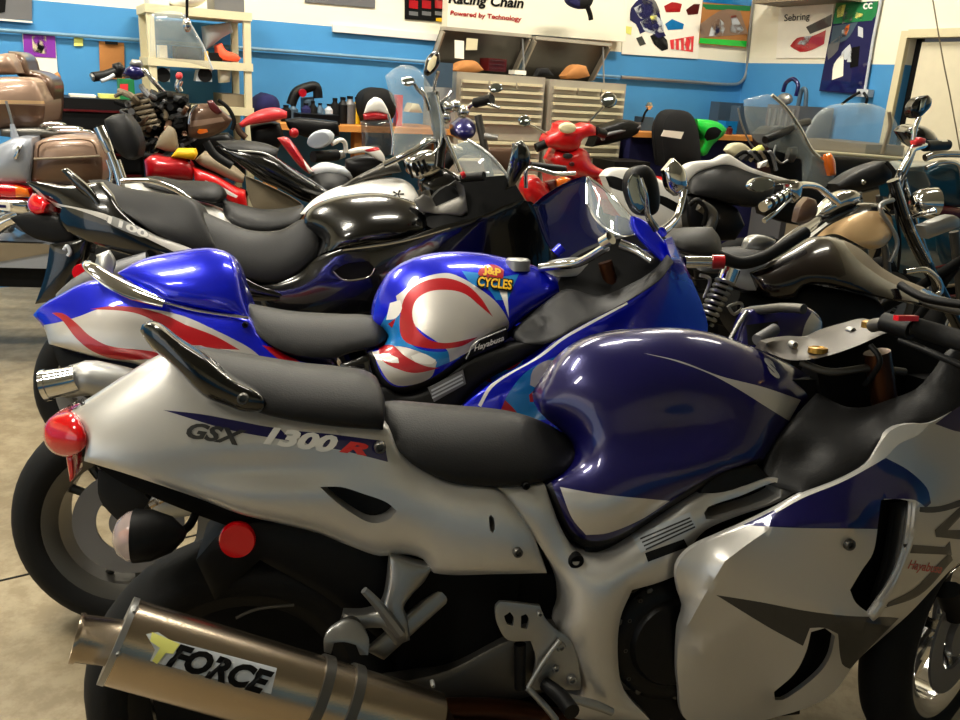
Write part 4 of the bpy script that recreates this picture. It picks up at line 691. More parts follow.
# ------------------------------------------------------------ tool chests
def chest(x0, x1, ytl, W0, label, big):
    uA = WB.loc(WB.p(x0, ytl, W0))[0]; uB = WB.loc(WB.p(x1, ytl, W0))[0]; zt = WB.loc(WB.p(x0, ytl, W0))[1]
    T = thing('tool_chest', label, 'tool chest', WB.g((uA+uB)/2, 0, W0/2), 'stainless tool chests'); wd = uB-uA
    MB().box(WB.g((uA+uB)/2, (zt+.12)/2, W0/2+.02), WB.u*wd/2, Z3*(zt-.12)/2, WB.w*(W0/2-.02)).mk('body', 'ssteel', T, smooth=False)
    z = zt-.05
    def dr(ua, ub, z1, z0):
        d = MB().box(WB.g((ua+ub)/2, (z1+z0)/2, W0+.006), WB.u*(ub-ua)/2, Z3*(z1-z0)/2, WB.w*.01).mk('drawer', 'ssteel', T, smooth=False)
        MB().box(WB.g((ua+ub)/2, z1-.012, W0+.028), WB.u*((ub-ua)/2-.005), Z3*.010, WB.w*.014).mk('handle', 'cream', d, smooth=False)
    for i in range(3): dr(uA+.03+i*(wd-.05)/3, uA+.02+(i+1)*(wd-.05)/3-.01, z, z-.05)
    z -= .058
    for hh in (.048, .048, .048, .048, .14, .055, .055, .11, .16, .16):
        if z-hh < .14: break
        dr(uA+.03, uB-.03, z, z-hh); z -= hh+.008
    for du in (.08, wd-.08):
        for w in (.1, W0-.08): MB().lathe(WB.g(uA+du, .06, w)-WB.u*.02, WB.u, [(0, .055), (.04, .055)], n=16).mk('caster', 'rubber', T)
    q = zt+.01
    P = [(uA, zt, .06), (uB, zt, .06), (uB, zt+.30, .30), (uA, zt+.30, .30)]
    n = WB.w*.02
    MB().prism([WB.g(*p) for p in P], n).mk('open_lid', 'dalu', T, smooth=False)
    for u in (uA, uB-.015): MB().prism([WB.g(u, zt, .06), WB.g(u, zt+.30, .30), WB.g(u, zt+.27, .36), WB.g(u, zt+.02, .16)], WB.u*.015).mk('lid_side', 'ssteel', T, smooth=False)
    MB().box(WB.g((uA+uB)/2, zt+.30, .33), WB.u*wd/2, Z3*.012, WB.w*.035).mk('lid_edge', 'ssteel', T, smooth=False)
    tubeo('gas_strut', [WB.g(uB-.03, zt, .35), WB.g(uB-.06, zt+.28, .33)], .008, 'alu', T, sub=1)
    return uA, uB, zt
c1 = chest(457, 546, 71.5, .62, 'stainless steel tool chest with its lid open, the left one of the pair', 1); c2_ = chest(550, 627, 79, .62, 'stainless steel tool chest with its lid open, the right one of the pair', 1)
bx = thing('small_drawer_box', 'small dark red drawer box on the left tool chest', 'drawer box', WB.p(497, 73, .4)); blk('body', 'dred', WB, .45, 489, 58, 506, 72, .15, bx)
for i in range(3): blk('drawer', 'mid', WB, .46, 490, 60+i*4, 505, 61+i*4, .01, bx)
relief(None, 'wide_hat', 'card', WB, [(453,70,.45), (462,62,.45), (475,61,.45), (484,70,.45), (475,73,.45), (460,73,.45)], B=.06, mode='s', t=.1, h=3, label='tan straw hat on the left tool chest', cat='hat')
blk('paper_pack', 'paper', WB, .4, 515, 70, 526, 75, .1, label='white pack of paper on the left tool chest', cat='pack')
poster('pinned_leaflet', 'dark and white leaflet pinned inside the left open lid', 'leaflet', 'paper', WB, [(455,40), (464,41), (464,59), (455,58)], w=.38)
poster('pinned_note', 'pale note pinned beside the leaflet in the open lid', 'note', 'cream', WB, [(467,38), (478,39), (477,50), (466,50)], w=.38)
relief(None, 'leather_glove', 'card', WB, [(564,76,.45), (575,65,.45), (586,66,.45), (590,76,.45), (578,79,.45), (566,79,.45)], B=.05, mode='s', t=.08, h=3, label='pair of brown gloves on the right tool chest', cat='gloves')
relief(None, 'black_cloth', 'cloth', WB, [(536,76,.5), (540,68,.5), (548,68,.5), (554,76,.5)], B=.04, mode='s', t=.05, h=3, label='black cloth bundle between the two tool chests', cat='cloth')
# ------------------------------------------------------------ red chest, bench and clutter
rc = thing('tool_cabinet', 'low black and dark red tool cabinet below the calendar', 'cabinet', WB.p(90, 130, .5)*[1, 1, 0])
ra = WB.loc(WB.p(50, 97, .55)); rb = WB.loc(WB.p(140, 103, .55)); MB().box(WB.g((ra[0]+rb[0])/2, ra[1]/2, .3), WB.u*(rb[0]-ra[0])/2, Z3*ra[1]/2, WB.w*.25).mk('body', 'black', rc, smooth=False)
for i in range(5): MB().box(WB.g((ra[0]+rb[0])/2, ra[1]-.12-i*.13, .56), WB.u*((rb[0]-ra[0])/2-.02), Z3*.055, WB.w*.01).mk('drawer', 'black', rc, smooth=False); MB().box(WB.g((ra[0]+rb[0])/2, ra[1]-.07-i*.13, .575), WB.u*((rb[0]-ra[0])/2-.02), Z3*.006, WB.w*.01).mk('drawer_trim', 'dred', rc, smooth=False)
onb('folded_paper', 'white papers lying on the dark red tool cabinet', 'papers', 'paper', 70, 94.5, 96, ra[1], .4, .2); onb('paper_pad', 'pale yellow pad on the dark red tool cabinet', 'pad', 'lyellow', 100, 94.5, 120, ra[1], .4, .2)
g_ = onb('oil_carton', 'green carton with a red label on the dark red tool cabinet', 'carton', 'dgreen', 119, 79, 134, ra[1], .45, .15); marks(g_, ('label_patch', 'pink', [(120,84), (128,84), (128,94), (120,94)]))
relief(None, 'soft_toy', 'card', WB, [(50,76,.5), (58,72,.5), (61,77,.5), (60,90,.5), (63,96,.5), (52,95,.5), (54,84,.5)], B=.04, mode='s', t=.06, h=3, label='small brown toy bear standing on the tool cabinet', cat='toy')
ba = WB.loc(WB.p(266, 123, .62)); bb = WB.loc(WB.p(452, 136, .62)); bz = ba[1]
wb = thing('workbench', 'long workbench with a wooden top under the blue wall', 'workbench', WB.g((ba[0]+bb[0])/2, 0, .35))
MB().box(WB.g((ba[0]+bb[0])/2, bz-.02, .33), WB.u*(bb[0]-ba[0])/2, Z3*.02, WB.w*.31).mk('bench_top', 'wood', wb, smooth=False)
for u in (ba[0]+.05, (ba[0]+bb[0])/2, bb[0]-.05): MB().box(WB.g(u, (bz-.04)/2, .5), WB.u*.04, Z3*(bz-.04)/2, WB.w*.04).mk('leg', 'wood', wb, smooth=False)
MB().box(WB.g((ba[0]+bb[0])/2, bz*.4, .3), WB.u*((bb[0]-ba[0])/2-.1), Z3*.012, WB.w*.25).mk('lower_shelf', 'wood', wb, smooth=False)
k_ = onb('battery_charger', 'black box with small white lettering on the workbench', 'box', 'engine', 301, 114, 340, bz, .6, .22); marks(k_, ('white_lettering', 'lgrey', [(317,123), (332,123), (332,125), (317,125)]))
for i, (x, y, r, m) in enumerate(((306,103,.035,'ghost'), (313,101,.03,'dark'), (320,103,.028,'bluegrey'), (329,104,.032,'lgrey'), (335,98,.035,'dark'), (343,97,.04,'black'), (350,96,.045,'mid'), (357,97,.03,'yellow'), (286,105,.04,'dark'), (293,104,.035,'bluegrey'))):
    bottle('dark bottle among the bottles and cans behind the black box on the workbench' if m not in ('yellow', 'lgrey') else ('yellow bottle at the right end of the bottle row' if m == 'yellow' else 'pale grey bottle in the middle of the bottle row'), m, x, y, r, bz, .38, group='bottles on the workbench')
T = thing('air_hose_reel', 'black arched handle gauge with a red dial on the bench', 'gauge', WB.p(310, 112, .3)); tubeo('handle', [WB.p(291,105,.3), WB.p(296,93,.3), WB.p(306,88,.3), WB.p(316,87,.3), WB.p(318,98,.3)], .035, 'black', T); drum('red_dial', T, WB, 303, 93, .35, 4, .04, 'red')
relief(T, 'body', 'bluegrey', WB, [(303,98,.28), (314,97,.28), (315,112,.28), (303,112,.28)], B=.02, mode='s', t=.06, h=3)
relief(None, 'dark_bag', 'ghost', WB, [(252,110,.4), (258,98,.4), (266,93,.4), (276,97,.4), (280,106,.4), (278,114,.4), (256,116,.4)], B=.06, mode='s', t=.15, h=4, label='navy blue bag on the bench beside the shelving unit', cat='bag')
relief(None, 'tyre_stack', 'rubber', WB, [(361,112,.5), (362,96,.5), (370,89,.5), (382,88,.5), (392,93,.5), (396,105,.5), (393,118,.5), (378,125,.5), (365,122,.5)], B=.08, mode='s', t=.12, h=4, label='black tyre leaning behind the white racing nose', cat='tyre')
onb('red_can', 'small red and white can on the bench', 'can', 'pink', 397, 95, 403, bz, .45, .06); relief(None, 'rag_pile', 'cream', WB, [(408,112,.5), (412,103,.5), (419,104,.5), (423,113,.5)], B=.03, mode='s', t=.1, h=3, label='cream rags on the bench left of the tall mirror', cat='rags')
gb = blk('waste_bin', 'bluegrey', WB, .7, 436, 62, 452, 88, .2, label='grey blue bin beside the left tool chest', cat='bin')
# right bench
wa = WB.loc(WB.p(634, 132, .75)); wb2 = WB.loc(WB.p(800, 136, .75)); b2 = thing('workbench', 'wooden topped bench with dark blue doors right of the tool chests', 'workbench', WB.g((wa[0]+wb2[0])/2, 0, .4)); ue = min(wb2[0], -.1)
MB().box(WB.g((wa[0]+ue)/2, wa[1]-.02, .40), WB.u*(ue-wa[0])/2, Z3*.02, WB.w*.35).mk('bench_top', 'wood', b2, smooth=False); MB().box(WB.g((wa[0]+ue)/2, (wa[1]-.04)/2, .36), WB.u*((ue-wa[0])/2-.03), Z3*(wa[1]-.04)/2, WB.w*.32).mk('cabinet', 'ghost', b2, smooth=False)
bz2 = wa[1]
for x0, x1, y0, m, lb in ((642,654,117,'bluegrey','grey blue tin on the right bench, first from the left'), (655,664,121,'khaki','brown jar on the right bench beside the grey tin'), (634,641,122,'mid','grey gadget at the left end of the right bench')): onb('tin', lb, 'tin', m, x0, y0, x1, bz2, .5, .1)
T = thing('desk_lamp', 'small chrome lamp standing on the right bench', 'lamp', WB.p(648, 118, .5)); MB().lathe(WB.p(649,106,.5), Z3, [(-.03,.015),(0,.035),(.03,.02),(.035,.0001)], n=14).mk('lamp_head', 'chrome', T); tubeo('arm', [WB.p(642,122,.5), WB.p(645,113,.5), WB.p(649,108,.5)], .01, 'dark', T)
for x0, y0, x1, m, lb, w in ((720,102,744,'bluegrey','flat grey blue case standing against the wall in the room corner', .25), (741,106,768,'bluegrey','grey blue tool case with a round knob near the corner', .5)): onb('tool_case', lb, 'case', m, x0, y0, x1, bz2, w, .12)
onb('tin', 'small pale blue box by the green fairing on the bench', 'box', 'lblue', 726, 121, 738, bz2, .55, .1); bottle('small dark red bottle on the right bench', 'dred', 730, 126, .03, bz2, .6)
T = thing('compressor', 'grey finned compressor with blue looped hoses against the right wall', 'compressor', WR.p(785, 130, .5)*[1, 1, 0]+[0, 0, 0])
ca = WR.loc(WR.p(768, 104, .45)); cb_ = WR.loc(WR.p(800, 108, .45)); MB().box(WR.g((ca[0]+cb_[0])/2, (ca[1])/2, .25), WR.u*(cb_[0]-ca[0])/2, Z3*ca[1]/2, WR.w*.2).mk('housing', 'mid', T, smooth=False)
for i in range(5): MB().box(WR.g(ca[0]+.05+i*(cb_[0]-ca[0]-.1)/4, ca[1]-.2, .455), WR.u*.012, Z3*.17, WR.w*.01).mk('fin', 'alu', T, smooth=False)
tubeo('hose', [WR.p(783,92,.3), WR.p(786,83,.3), WR.p(793,79,.3), WR.p(798,85,.3), WR.p(796,96,.3)], .018, 'navy', T); tubeo('hose', [WR.p(798,106,.35), WR.p(802,90,.35), WR.p(806,92,.35), WR.p(805,112,.35)], .018, 'bluegrey', T)
MB().ball(WR.p(785,99,.3), WR.u*.08, WR.w*.05, Z3*.05).mk('valve_head', 'alu', T)
MB().box(WR.g(WR.loc(WR.p(845,120,.4))[0], .62, .28), WR.u*.32, Z3*.62, WR.w*.22).mk('metal_cabinet', 'khaki', smooth=False, label='grey brown metal cabinet below the tall racing poster', cat='cabinet')
def Q(T, name, m, F, pts, w=0., B=.03, t=.03, mode='s', h=3.5, **kw):
    return relief(T, name, m, F, [(p[0], p[1], p[2] if len(p) > 2 else w) for p in pts], B=B, mode=mode, t=t, h=h, **kw)
def E(x, y, rx, ry, rot=0, n=10):
    r = math.radians(rot); return [(x+rx*math.cos(q)*math.cos(r)-ry*math.sin(q)*math.sin(r), y+rx*math.cos(q)*math.sin(r)+ry*math.sin(q)*math.cos(r)) for q in [2*math.pi*i/n for i in range(n)]]
def base(F): return np.array([F.O[0], F.O[1], 0.])
def mirror(T, F, x, y, rx, ry, rot, w, stalk, hm='chrome'):
    mh = Q(T, 'mirror_housing', hm, F, E(x, y, rx, ry, rot), w, .006, .02, h=3); Q(mh, 'mirror_glass', 'mirror', F, [(a, b, w+.016+.0028*(b-y)) for a, b in E(x, y, rx*.85, ry*.85, rot)], w+.012, .004, .004, h=3)
    bar('mirror_stalk', T, F, [(a, b, w) for a, b in stalk], .008, 'chrome', n=8)
SG = 'large sports motorcycles in the front rows'
# ============================================================ dark brown motorcycle
F5 = Fr(.62, 2.62, 12, 6)
t5 = thing('motorcycle', 'dark brown motorcycle with a coil shock and pale grey side panel', 'motorcycle', F5.O)
chassis(t5, F5, wb=1.5, turn=10, rim='mid')
Q(t5, 'fuel_tank', ['brown', 'khaki'], F5, [(748,272,.08), (764,264,.06), (793,247,.02), (810,238,0), (827,236,0), (841,239,0), (862,250,.0), (880,266,0), (898,277,0), (918,285,0), (940,295,0), (955,300,.02), (953,312,.08), (933,309,.12), (914,303,.13), (890,300,.14), (860,292,.14), (843,288,.14), (822,284,.14), (804,286,.13), (793,297,.12), (768,296,.12)], B=.07, mode='m', h=5, e=.6, regs=[(1, [(843,240), (858,246), (880,262), (905,278), (925,288), (915,291), (890,282), (868,268), (852,254)])])
Q(t5, 'side_panel', 'lgrey', F5, [(734,285), (738,270), (745,261), (758,260), (772,263), (770,290), (747,290)], .07, .015, .02, h=4)
Q(t5, 'seat', 'seat', F5, [(664,236,.04), (677,229,0), (695,227,0), (712,227,.0), (720,238,.03), (722,252,.08), (716,258,.1), (698,256,.11), (681,252,.11), (670,246,.09)], B=.05, mode='m', h=4)
bar('frame_rail', t5, F5, [(716,255,.08), (739,263,.1), (760,259,.1), (777,250,.09), (806,232,.06)], .02, 'black', n=10)
Q(t5, 'engine_cover', 'black', F5, [(740,292), (770,297), (793,300), (805,288), (845,291), (880,303), (888,325), (860,345), (800,360), (760,350), (735,320)], .06, .03, .12, h=6)
Q(t5, 'bright_cover', 'alu', F5, [(745,249), (750,238), (762,235), (776,240), (772,247), (760,251)], .02, .02, .03)
bar('shock_body', t5, F5, [(731,268,.15), (726,282,.15)], .03, 'chrome', n=16, sub=1)
s_ = MB(); A, Bq = F5.p(726, 280, .15), F5.p(705, 322, .15); ax = Bq-A; Ln = np.linalg.norm(ax); ax /= Ln; e1 = np.cross(ax, (0, 1, 0)); e1 /= np.linalg.norm(e1); e2 = np.cross(ax, e1)
s_.tube([A+ax*Ln*k/96+.027*(math.cos(k*2*math.pi/12)*e1+math.sin(k*2*math.pi/12)*e2) for k in range(97)], .006, n=6, sub=1).mk('shock_spring', 'alu', t5)
bar('shock_rod', t5, F5, [(726,280,.15), (704,326,.15)], .014, 'dark', sub=1)
bar('signal_bar', t5, F5, [(684,262,.18), (722,262,.18)], .018, 'chrome', n=12, sub=1); bar('signal_end', t5, F5, [(712,262,.18), (724,262,.19)], .022, 'red', n=12, sub=1)
bar('bracket', t5, F5, [(728,306,.12), (734,314,.12), (742,308,.12), (740,303,.12), (729,306,.12)], .005, 'alu'); bar('bracket', t5, F5, [(700,275,.12), (710,280,.12), (704,298,.12)], .006, 'alu')
bar('handlebar', t5, F5, [(900,285,.1), (925,298,.2), (965,305,.3)], .014, 'black', n=10); bar('clamp', t5, F5, [(918,300,.1), (930,305,.14), (960,312,.2)], .012, 'dalu')
# ============================================================ gold and black cruiser
F6 = Fr(.78, 3.5, 10, 5)
t6 = thing('cruiser_motorcycle', 'black and gold cruiser motorcycle with chrome handlebars, at the right', 'motorcycle', F6.O)
chassis(t6, F6, wb=1.62, turn=10, rim='chrome', ft=1.0)
Q(t6, 'fuel_tank', ['blackg', 'tan2', 'white'], F6, [(786,256,.08), (800,240,.05), (820,222,.02), (845,207,0), (868,202,0), (885,207,.01), (893,222,.05), (891,238,.1), (880,248,.13), (855,250,.14), (820,256,.14)], B=.07, mode='m', h=4, regs=[(1, [(815,238), (826,228), (840,220), (855,214), (872,211), (887,214), (896,225), (894,240), (884,250), (866,248), (850,240), (835,234)]), (2, [(790,252), (805,238), (826,222), (828,224), (808,240), (794,254)])])
Q(t6, 'tank_console', 'chrome', F6, [(816,216), (822,208), (830,200), (840,193), (850,190), (860,193), (863,199), (856,205), (842,211), (828,218)], .03, .03, .05)
Q(t6, 'leather_bag', 'tandk', F6, [(796,222), (800,206), (808,197), (816,200), (818,210), (812,220), (802,224)], .05, .02, .04)
bar('handlebar', t6, F6, [(795,187,.30), (803,185,.27), (817,187,.2), (828,195,.14), (838,203,.1)], .014, 'chrome', n=10)
bar('handlebar', t6, F6, [(900,172,-.15), (908,158,-.2), (916,148,-.28), (945,142,-.40)], .014, 'chrome', n=10)
g_ = bar('grip', t6, F6, [(763,207,.42), (795,189,.30)], .02, 'chrome', n=12, sub=1)
for i in range(5): bar('grip_ring', t6, F6, [(768+i*5,204.3-i*2.8,.40-i*.02), (770+i*5,203.2-i*2.8,.393-i*.02)], .024, 'black', n=12, sub=1)
bar('clutch_lever', t6, F6, [(764,221,.42), (775,213,.4), (786,202,.35), (795,193,.31)], [.010, .008, .008, .012], 'chrome')
Q(t6, 'lever_clamp', 'chrome', F6, [(789,184), (796,180), (803,184), (801,196), (794,203), (789,195)], .33, .02, .04, h=3)
mirror(t6, F6, 762, 184.5, 14, 7.5, -8, .40, [(774,183), (785,182), (794,183)])
bar('mirror_stalk', t6, F6, [(919,117,-.3), (915,128,-.3), (913,140,-.3)], .012, 'chrome')
Q(t6, 'mirror_housing', 'blackg', F6, [(910,114), (911,105), (918,97), (928,95), (932,99), (931,106), (924,114), (919,118), (912,117)], -.3, .02, .04, h=3); Q(t6, 'mirror_glass', 'mirror', F6, [(919,112), (922,99), (927,98), (924,110)], -.27, .003, .003, h=3)
bar('grip', t6, F6, [(925,146,-.33), (947,145,-.42)], .026, 'black', n=12, sub=1); Q(t6, 'red_cap_cover', 'pink', F6, [(914,141), (920,137), (926,139), (925,144), (915,145)], -.28, .01, .03, h=3)
for w in (.02, -.16): bar('fork_leg', t6, F6, [(893+(w<0)*8,180,w), (908+(w<0)*6,228,w), (932,275,w), (960,330,w)], .026, 'blackg', n=14); bar('fork_trim', t6, F6, [(897+(w<0)*8,182,w+.02), (913+(w<0)*6,228,w+.02), (930,262,w+.02)], .009, 'chrome')
bar('riser', t6, F6, [(893,205,-.05), (899,180,-.15), (908,160,-.22), (913,148,-.28)], [.03, .024, .02, .018], 'blackg')
c = F6.p(927, 203, -.05); MB().lathe(c, F6.u, [(-.08, .0001), (-.075, .03), (-.05, .055), (-.01, .066), (.03, .07), (.035, .06), (.03, .0001)], n=28).mk('headlight', 'chrome', t6)
bar('signal_bar', t6, F6, [(914,216,.05), (926,213,.12), (936,210,.15)], .012, 'chrome')
Q(t6, 'turn_signal', 'alu', F6, [(923,226), (938,220), (953,215), (960,219), (959,227), (944,233), (928,239)], .15, .012, .05, h=4)
bar('chrome_tubing', t6, F6, [(893,200,.06), (880,208,.1), (897,240,.1), (890,262,.1)], .01, 'alu'); bar('chrome_hoop', t6, F6, [(905,272,.1), (925,270,.1), (938,280,.1), (940,292,.1), (930,298,.1)], .014, 'chrome')
bar('control_cable', t6, F6, [(905,175,-.1), (895,200,-.0), (900,240,.05), (898,270,.05)], .006, 'black')
Q(t6, 'seat', 'seat', F6, [(690,262,.05), (710,250,0), (745,246,0), (775,246,0), (790,254,.06), (780,266,.12), (740,272,.13), (700,272,.12)], B=.04, mode='m', h=4)
t6b = thing('roll_bag', 'black leather tool roll strapped behind the gold tank', 'bag', F6.p(866, 195, -.3)); Q(t6b, 'roll', 'seat', F6, [(836,184), (856,171), (884,161), (889,163), (894,175), (891,181), (864,190), (840,192)], -.35, .05, .08, h=4); bolt(t6b, F6, 864, 182, -.29, 2.5, 'chrome', 'stud')
bar('strap', t6b, F6, [(886,162,-.31), (894,172,-.29), (892,182,-.3)], .01, 'black')
Q(t6, 'lower_windscreen', 'screend', F6, [(905,168), (922,166), (931,185), (936,205), (925,216), (912,214), (903,195)], -.25, .01, .005)
# ============================================================ helmet, teal tourer, black tourer
F8 = Fr(2.0, 4.6, 14, 3)
t8 = thing('touring_motorcycle', 'teal touring motorcycle with chrome trim at the right edge', 'motorcycle', F8.g(.5, 0)); 
Q(t8, 'top_case', 'teal', F8, [(925,172), (940,165), (960,163), (990,166), (992,208), (950,207), (930,202)], .1, .04, .4); bar('chrome_rail', t8, F8, [(926,168,.15), (942,162,.15), (957,164,.15), (961,175,.15), (962,200,.15)], .012, 'chrome'); bar('chrome_rail', t8, F8, [(925,158,.1), (938,154,.1), (970,154,.1)], .02, 'chrome')
Q(t8, 'red_reflector_panel', 'dred', F8, [(930,204), (960,208), (990,212), (990,222), (950,220), (932,214)], .12, .02, .35); Q(t8, 'side_bag', 'teal', F8, [(936,222), (960,222), (995,225), (990,290), (950,285), (936,250)], .2, .05, .4)
for i in range(4): bar('trim_strip', t8, F8, [(935,268+i*10,.3), (965,262+i*11,.3), (990,262+i*11,.3)], .008, ['dred', 'alu', 'khaki', 'dred'][i])
wheel(t8, F8.g(.85, .32), F8.w, .32, .15, 'chrome')
t9h = thing('helmet', 'black helmet by the cream door behind the far chrome mirror', 'helmet', Fr(2.0, 4.75).p(925, 148)); Q(t9h, 'shell', 'blackg', Fr(2., 4.75), [(903,132), (908,127), (918,125), (928,128), (936,135), (942,147), (925,150), (912,144)], 0, .08, .12)
F9 = Fr(1.1, 5.0, 14, 3)
t9 = thing('touring_motorcycle', 'black touring motorcycle with a chrome-edged clear windscreen and amber-red light', 'motorcycle', F9.O)
chassis(t9, F9, wb=1.5, turn=0, ft=1.0)
Q(t9, 'windscreen', 'screen', F9, [(744,100), (758,96), (771,95), (785,106), (800,128), (812,150), (830,163), (835,180), (818,190), (803,186), (802,160), (775,150), (755,140), (746,120)], .1, .03, .005); bar('screen_trim', t9, F9, [(772,95,.12), (786,108,.12), (800,128,.13), (812,150,.13), (828,164,.12)], .010, 'chrome'); bar('screen_trim', t9, F9, [(738,108,.1), (742,125,.1), (750,143,.1), (758,152,.1)], .005, 'alu')
Q(t9, 'fairing', 'black', F9, [(765,134), (775,126), (800,128), (812,150), (806,180), (790,190), (772,178), (768,155)], .0, .05, .15)
Q(t9, 'instrument', 'dalu', F9, [(787,160), (790,148), (797,147), (798,154), (793,163)], .1, .01, .03, h=2.5); bar('dial_bezel', t9, F9, [(776,145,.12), (774,155,.12), (781,163,.12), (788,160,.12)], .006, 'alu')
bar('handlebar', t9, F9, [(765,140,.25), (780,134,.2), (800,124,.0), (808,122,-.1)], .022, 'black'); Q(t9, 'tail_lens', 'olens', F9, [(826,155), (831,153), (835,160), (836,175), (830,176), (827,165)], .15, .02, .03, h=3)
Q(t9, 'front_mudguard', 'black', F9, [(760,190), (800,182), (830,190), (835,215), (800,225), (765,215)], .05, .04, .1)
F10 = Fr(1.75, 5.75, 14, 3)
t10 = thing('touring_motorcycle', 'touring motorcycle behind with a big tinted windshield on a pale bar', 'motorcycle', F10.O)
chassis(t10, F10, wb=1.4, turn=0, ft=1.0)
Q(t10, 'windshield', 'screen', F10, [(800,151), (806,132), (818,113), (832,105), (855,103), (876,105), (889,112), (899,128), (906,156), (860,154)], 0, .05, .006, h=5); bar('windshield_rim', t10, F10, [(889,112,.03), (890,125,.03), (886,140,.03), (882,154,.03)], .012, 'khaki')
bar('windshield_bar', t10, F10, [(800,151,.05), (830,153,.05), (870,156,.05), (906,159,.05)], .012, 'cream'); Q(t10, 'fairing', 'engine', F10, [(800,156), (850,156), (900,161), (895,185), (850,195), (805,190)], -.05, .05, .2, h=6)
# ============================================================ white sport bike with black tank (centre right)
F7 = Fr(.55, 4.2, 8, 5)
t7 = thing('sport_motorcycle', 'white sports motorcycle with a matt black tank, behind the mirrors of the blue one', 'motorcycle', F7.O)
chassis(t7, F7, wb=1.35, turn=0, ft=.95)
Q(t7, 'white_fairing', ['white', 'black'], F7, [(605,176), (612,169), (627,168), (655,177), (675,189), (690,203), (692,222), (670,232), (640,228), (618,205)], .0, .04, .12, regs=[(1, [(600,178), (612,176), (628,182), (640,192), (625,192), (608,186)]), (1, [(655,194), (668,198), (690,212), (692,220), (675,212), (655,201)])])
Q(t7, 'tank_trim', 'white', F7, [(680,172), (688,164), (700,161), (714,160), (727,154), (735,158), (752,168), (790,180), (788,183), (750,174), (727,166), (712,168), (698,174), (688,186), (680,200), (676,190)], .02, .02, .05)
Q(t7, 'fuel_tank', 'black', F7, [(686,186,.05), (695,174,.03), (712,166,0), (728,163,0), (750,171,0), (768,178,.02), (775,187,.06), (770,200,.1), (755,207,.13), (733,205,.13), (710,199,.12), (690,194,.1)], B=.07, mode='m', h=5)
Q(t7, 'engine_side', 'engine', F7, [(686,195), (710,200), (735,207), (745,225), (735,240), (700,240), (688,225)], .1, .04, .1); bar('exhaust_header', t7, F7, [(700,205,.2), (712,215,.2), (708,232,.2)], .03, 'dalu'); bar('hose', t7, F7, [(690,205,.2), (697,200,.22), (706,210,.22), (704,225,.2)], .012, 'black')
Q(t7, 'cream_cover', 'cream', F7, [(727,150), (732,144), (742,143), (752,150), (748,156), (735,156)], -.1, .02, .05); Q(t7, 'yellow_cap', 'lyellow', F7, [(754,150), (762,145), (765,149), (760,155)], -.1, .02, .04, h=3); Q(t7, 'indicator', 'white', F7, [(760,163), (768,160), (766,166), (760,168)], .05, .01, .03, h=3)
for i in range(6): bar('cable', t7, F7, [(735+i*5,158+i,-.05), (745+i*5,152,-.02), (756+i*4,160+i*2,-.05)], .010, ['dark', 'mid', 'black', 'khaki', 'dark', 'mid'][i])
# green fairing, black cover, paper on the bench
tg = thing('sport_fairing', 'bright green motorcycle fairing with a black panel on the right bench', 'fairing', WB.p(710, 150, .75)); Q(tg, 'panel', ['green', 'black'], WB, [(697,119), (710,120), (720,123), (727,129), (724,135), (718,140), (712,146), (707,154), (703,156), (699,152), (702,146), (704,138), (698,130)], .9, .05, .08, h=2.5, regs=[(1, [(704,137), (708,129), (716,127), (722,131), (717,138), (707,141)])])
Q(None, 'draped_cover', 'cloth', WB, [(661,132), (664,120), (670,112), (680,110), (691,114), (697,126), (700,145), (701,168), (680,170), (664,166)], .93, .08, .12, h=5, label='black draped cover at the front of the right bench', cat='cover')
Q(None, 'printed_sheet', 'paper', WB, [(664,130), (684,132), (681,139), (661,136)], 1.06, 0, .004, h=4, spl=False, label='white printed sheet lying against the black draped cover', cat='paper')
# ============================================================ red scooter
F11 = Fr(.3, 5.85, 20, 0)
ts_ = thing('scooter', 'bright red scooter with a cream dial and two round mirrors before the tool chests', 'scooter', F11.p(565, 170)*[1, 1, 0])
Q(ts_, 'headset', 'bred', F11, [(545,141), (549,134), (556,131), (558,124), (568,121), (577,126), (588,123), (596,127), (596,135), (583,139), (579,148), (566,152), (556,149), (547,147)], .12, .06, .1, h=3)
Q(ts_, 'dial', 'skin', F11, E(568, 128, 8.5, 5.5), .20, .01, .02, h=2.5); Q(ts_, 'leg_shield', 'bred', F11, [(556,149), (566,152), (579,147), (588,152), (593,164), (608,172), (604,178), (575,178), (556,168), (550,160)], .08, .08, .12, h=3)
Q(ts_, 'horn_grille', 'graph', F11, E(568, 156, 5, 3), .17, .005, .01, h=2.5); Q(ts_, 'glove_box_knob', 'dred', F11, E(572, 164, 2.5, 2.5), .17, .005, .01, h=2)
mirror(ts_, F11, 525, 121, 6, 6, 0, .1, [(530,125), (538,129), (547,134)]); mirror(ts_, F11, 609, 100, 8, 8, 0, .1, [(603,107), (596,114), (589,122)])
bar('grip', ts_, F11, [(536,148,.1), (548,143,.1)], .03, 'black'); bar('grip', ts_, F11, [(596,131,.1), (604,134,.05)], .03, 'black')
Q(ts_, 'floorboard', 'bred', F11, [(556,176), (604,178), (612,200), (560,205)], .0, .05, .25); wheel(ts_, F11.g(F11.loc(F11.p(566, 200))[0], .22), F11.w, .22, .1, 'alu'); wheel(ts_, F11.g(F11.loc(F11.p(566, 200))[0]+1.0, .22), F11.w, .22, .1, 'alu'); Q(ts_, 'rear_body', 'bred', F11, [(612,200), (640,180), (720,185), (730,215), (680,225), (620,218)], -.02, .06, .25); bar('steering_tube', ts_, F11, [(566,170,0), (566,205,0), (566,232,0)], .04, 'bred')
F12 = Fr(.1, 4.7, 10, 0)
t12 = thing('dirt_motorcycle', 'small red motorcycle body with a chrome handle, left of the tinted screen', 'motorcycle', F12.p(545, 185)*[1, 1, 0])
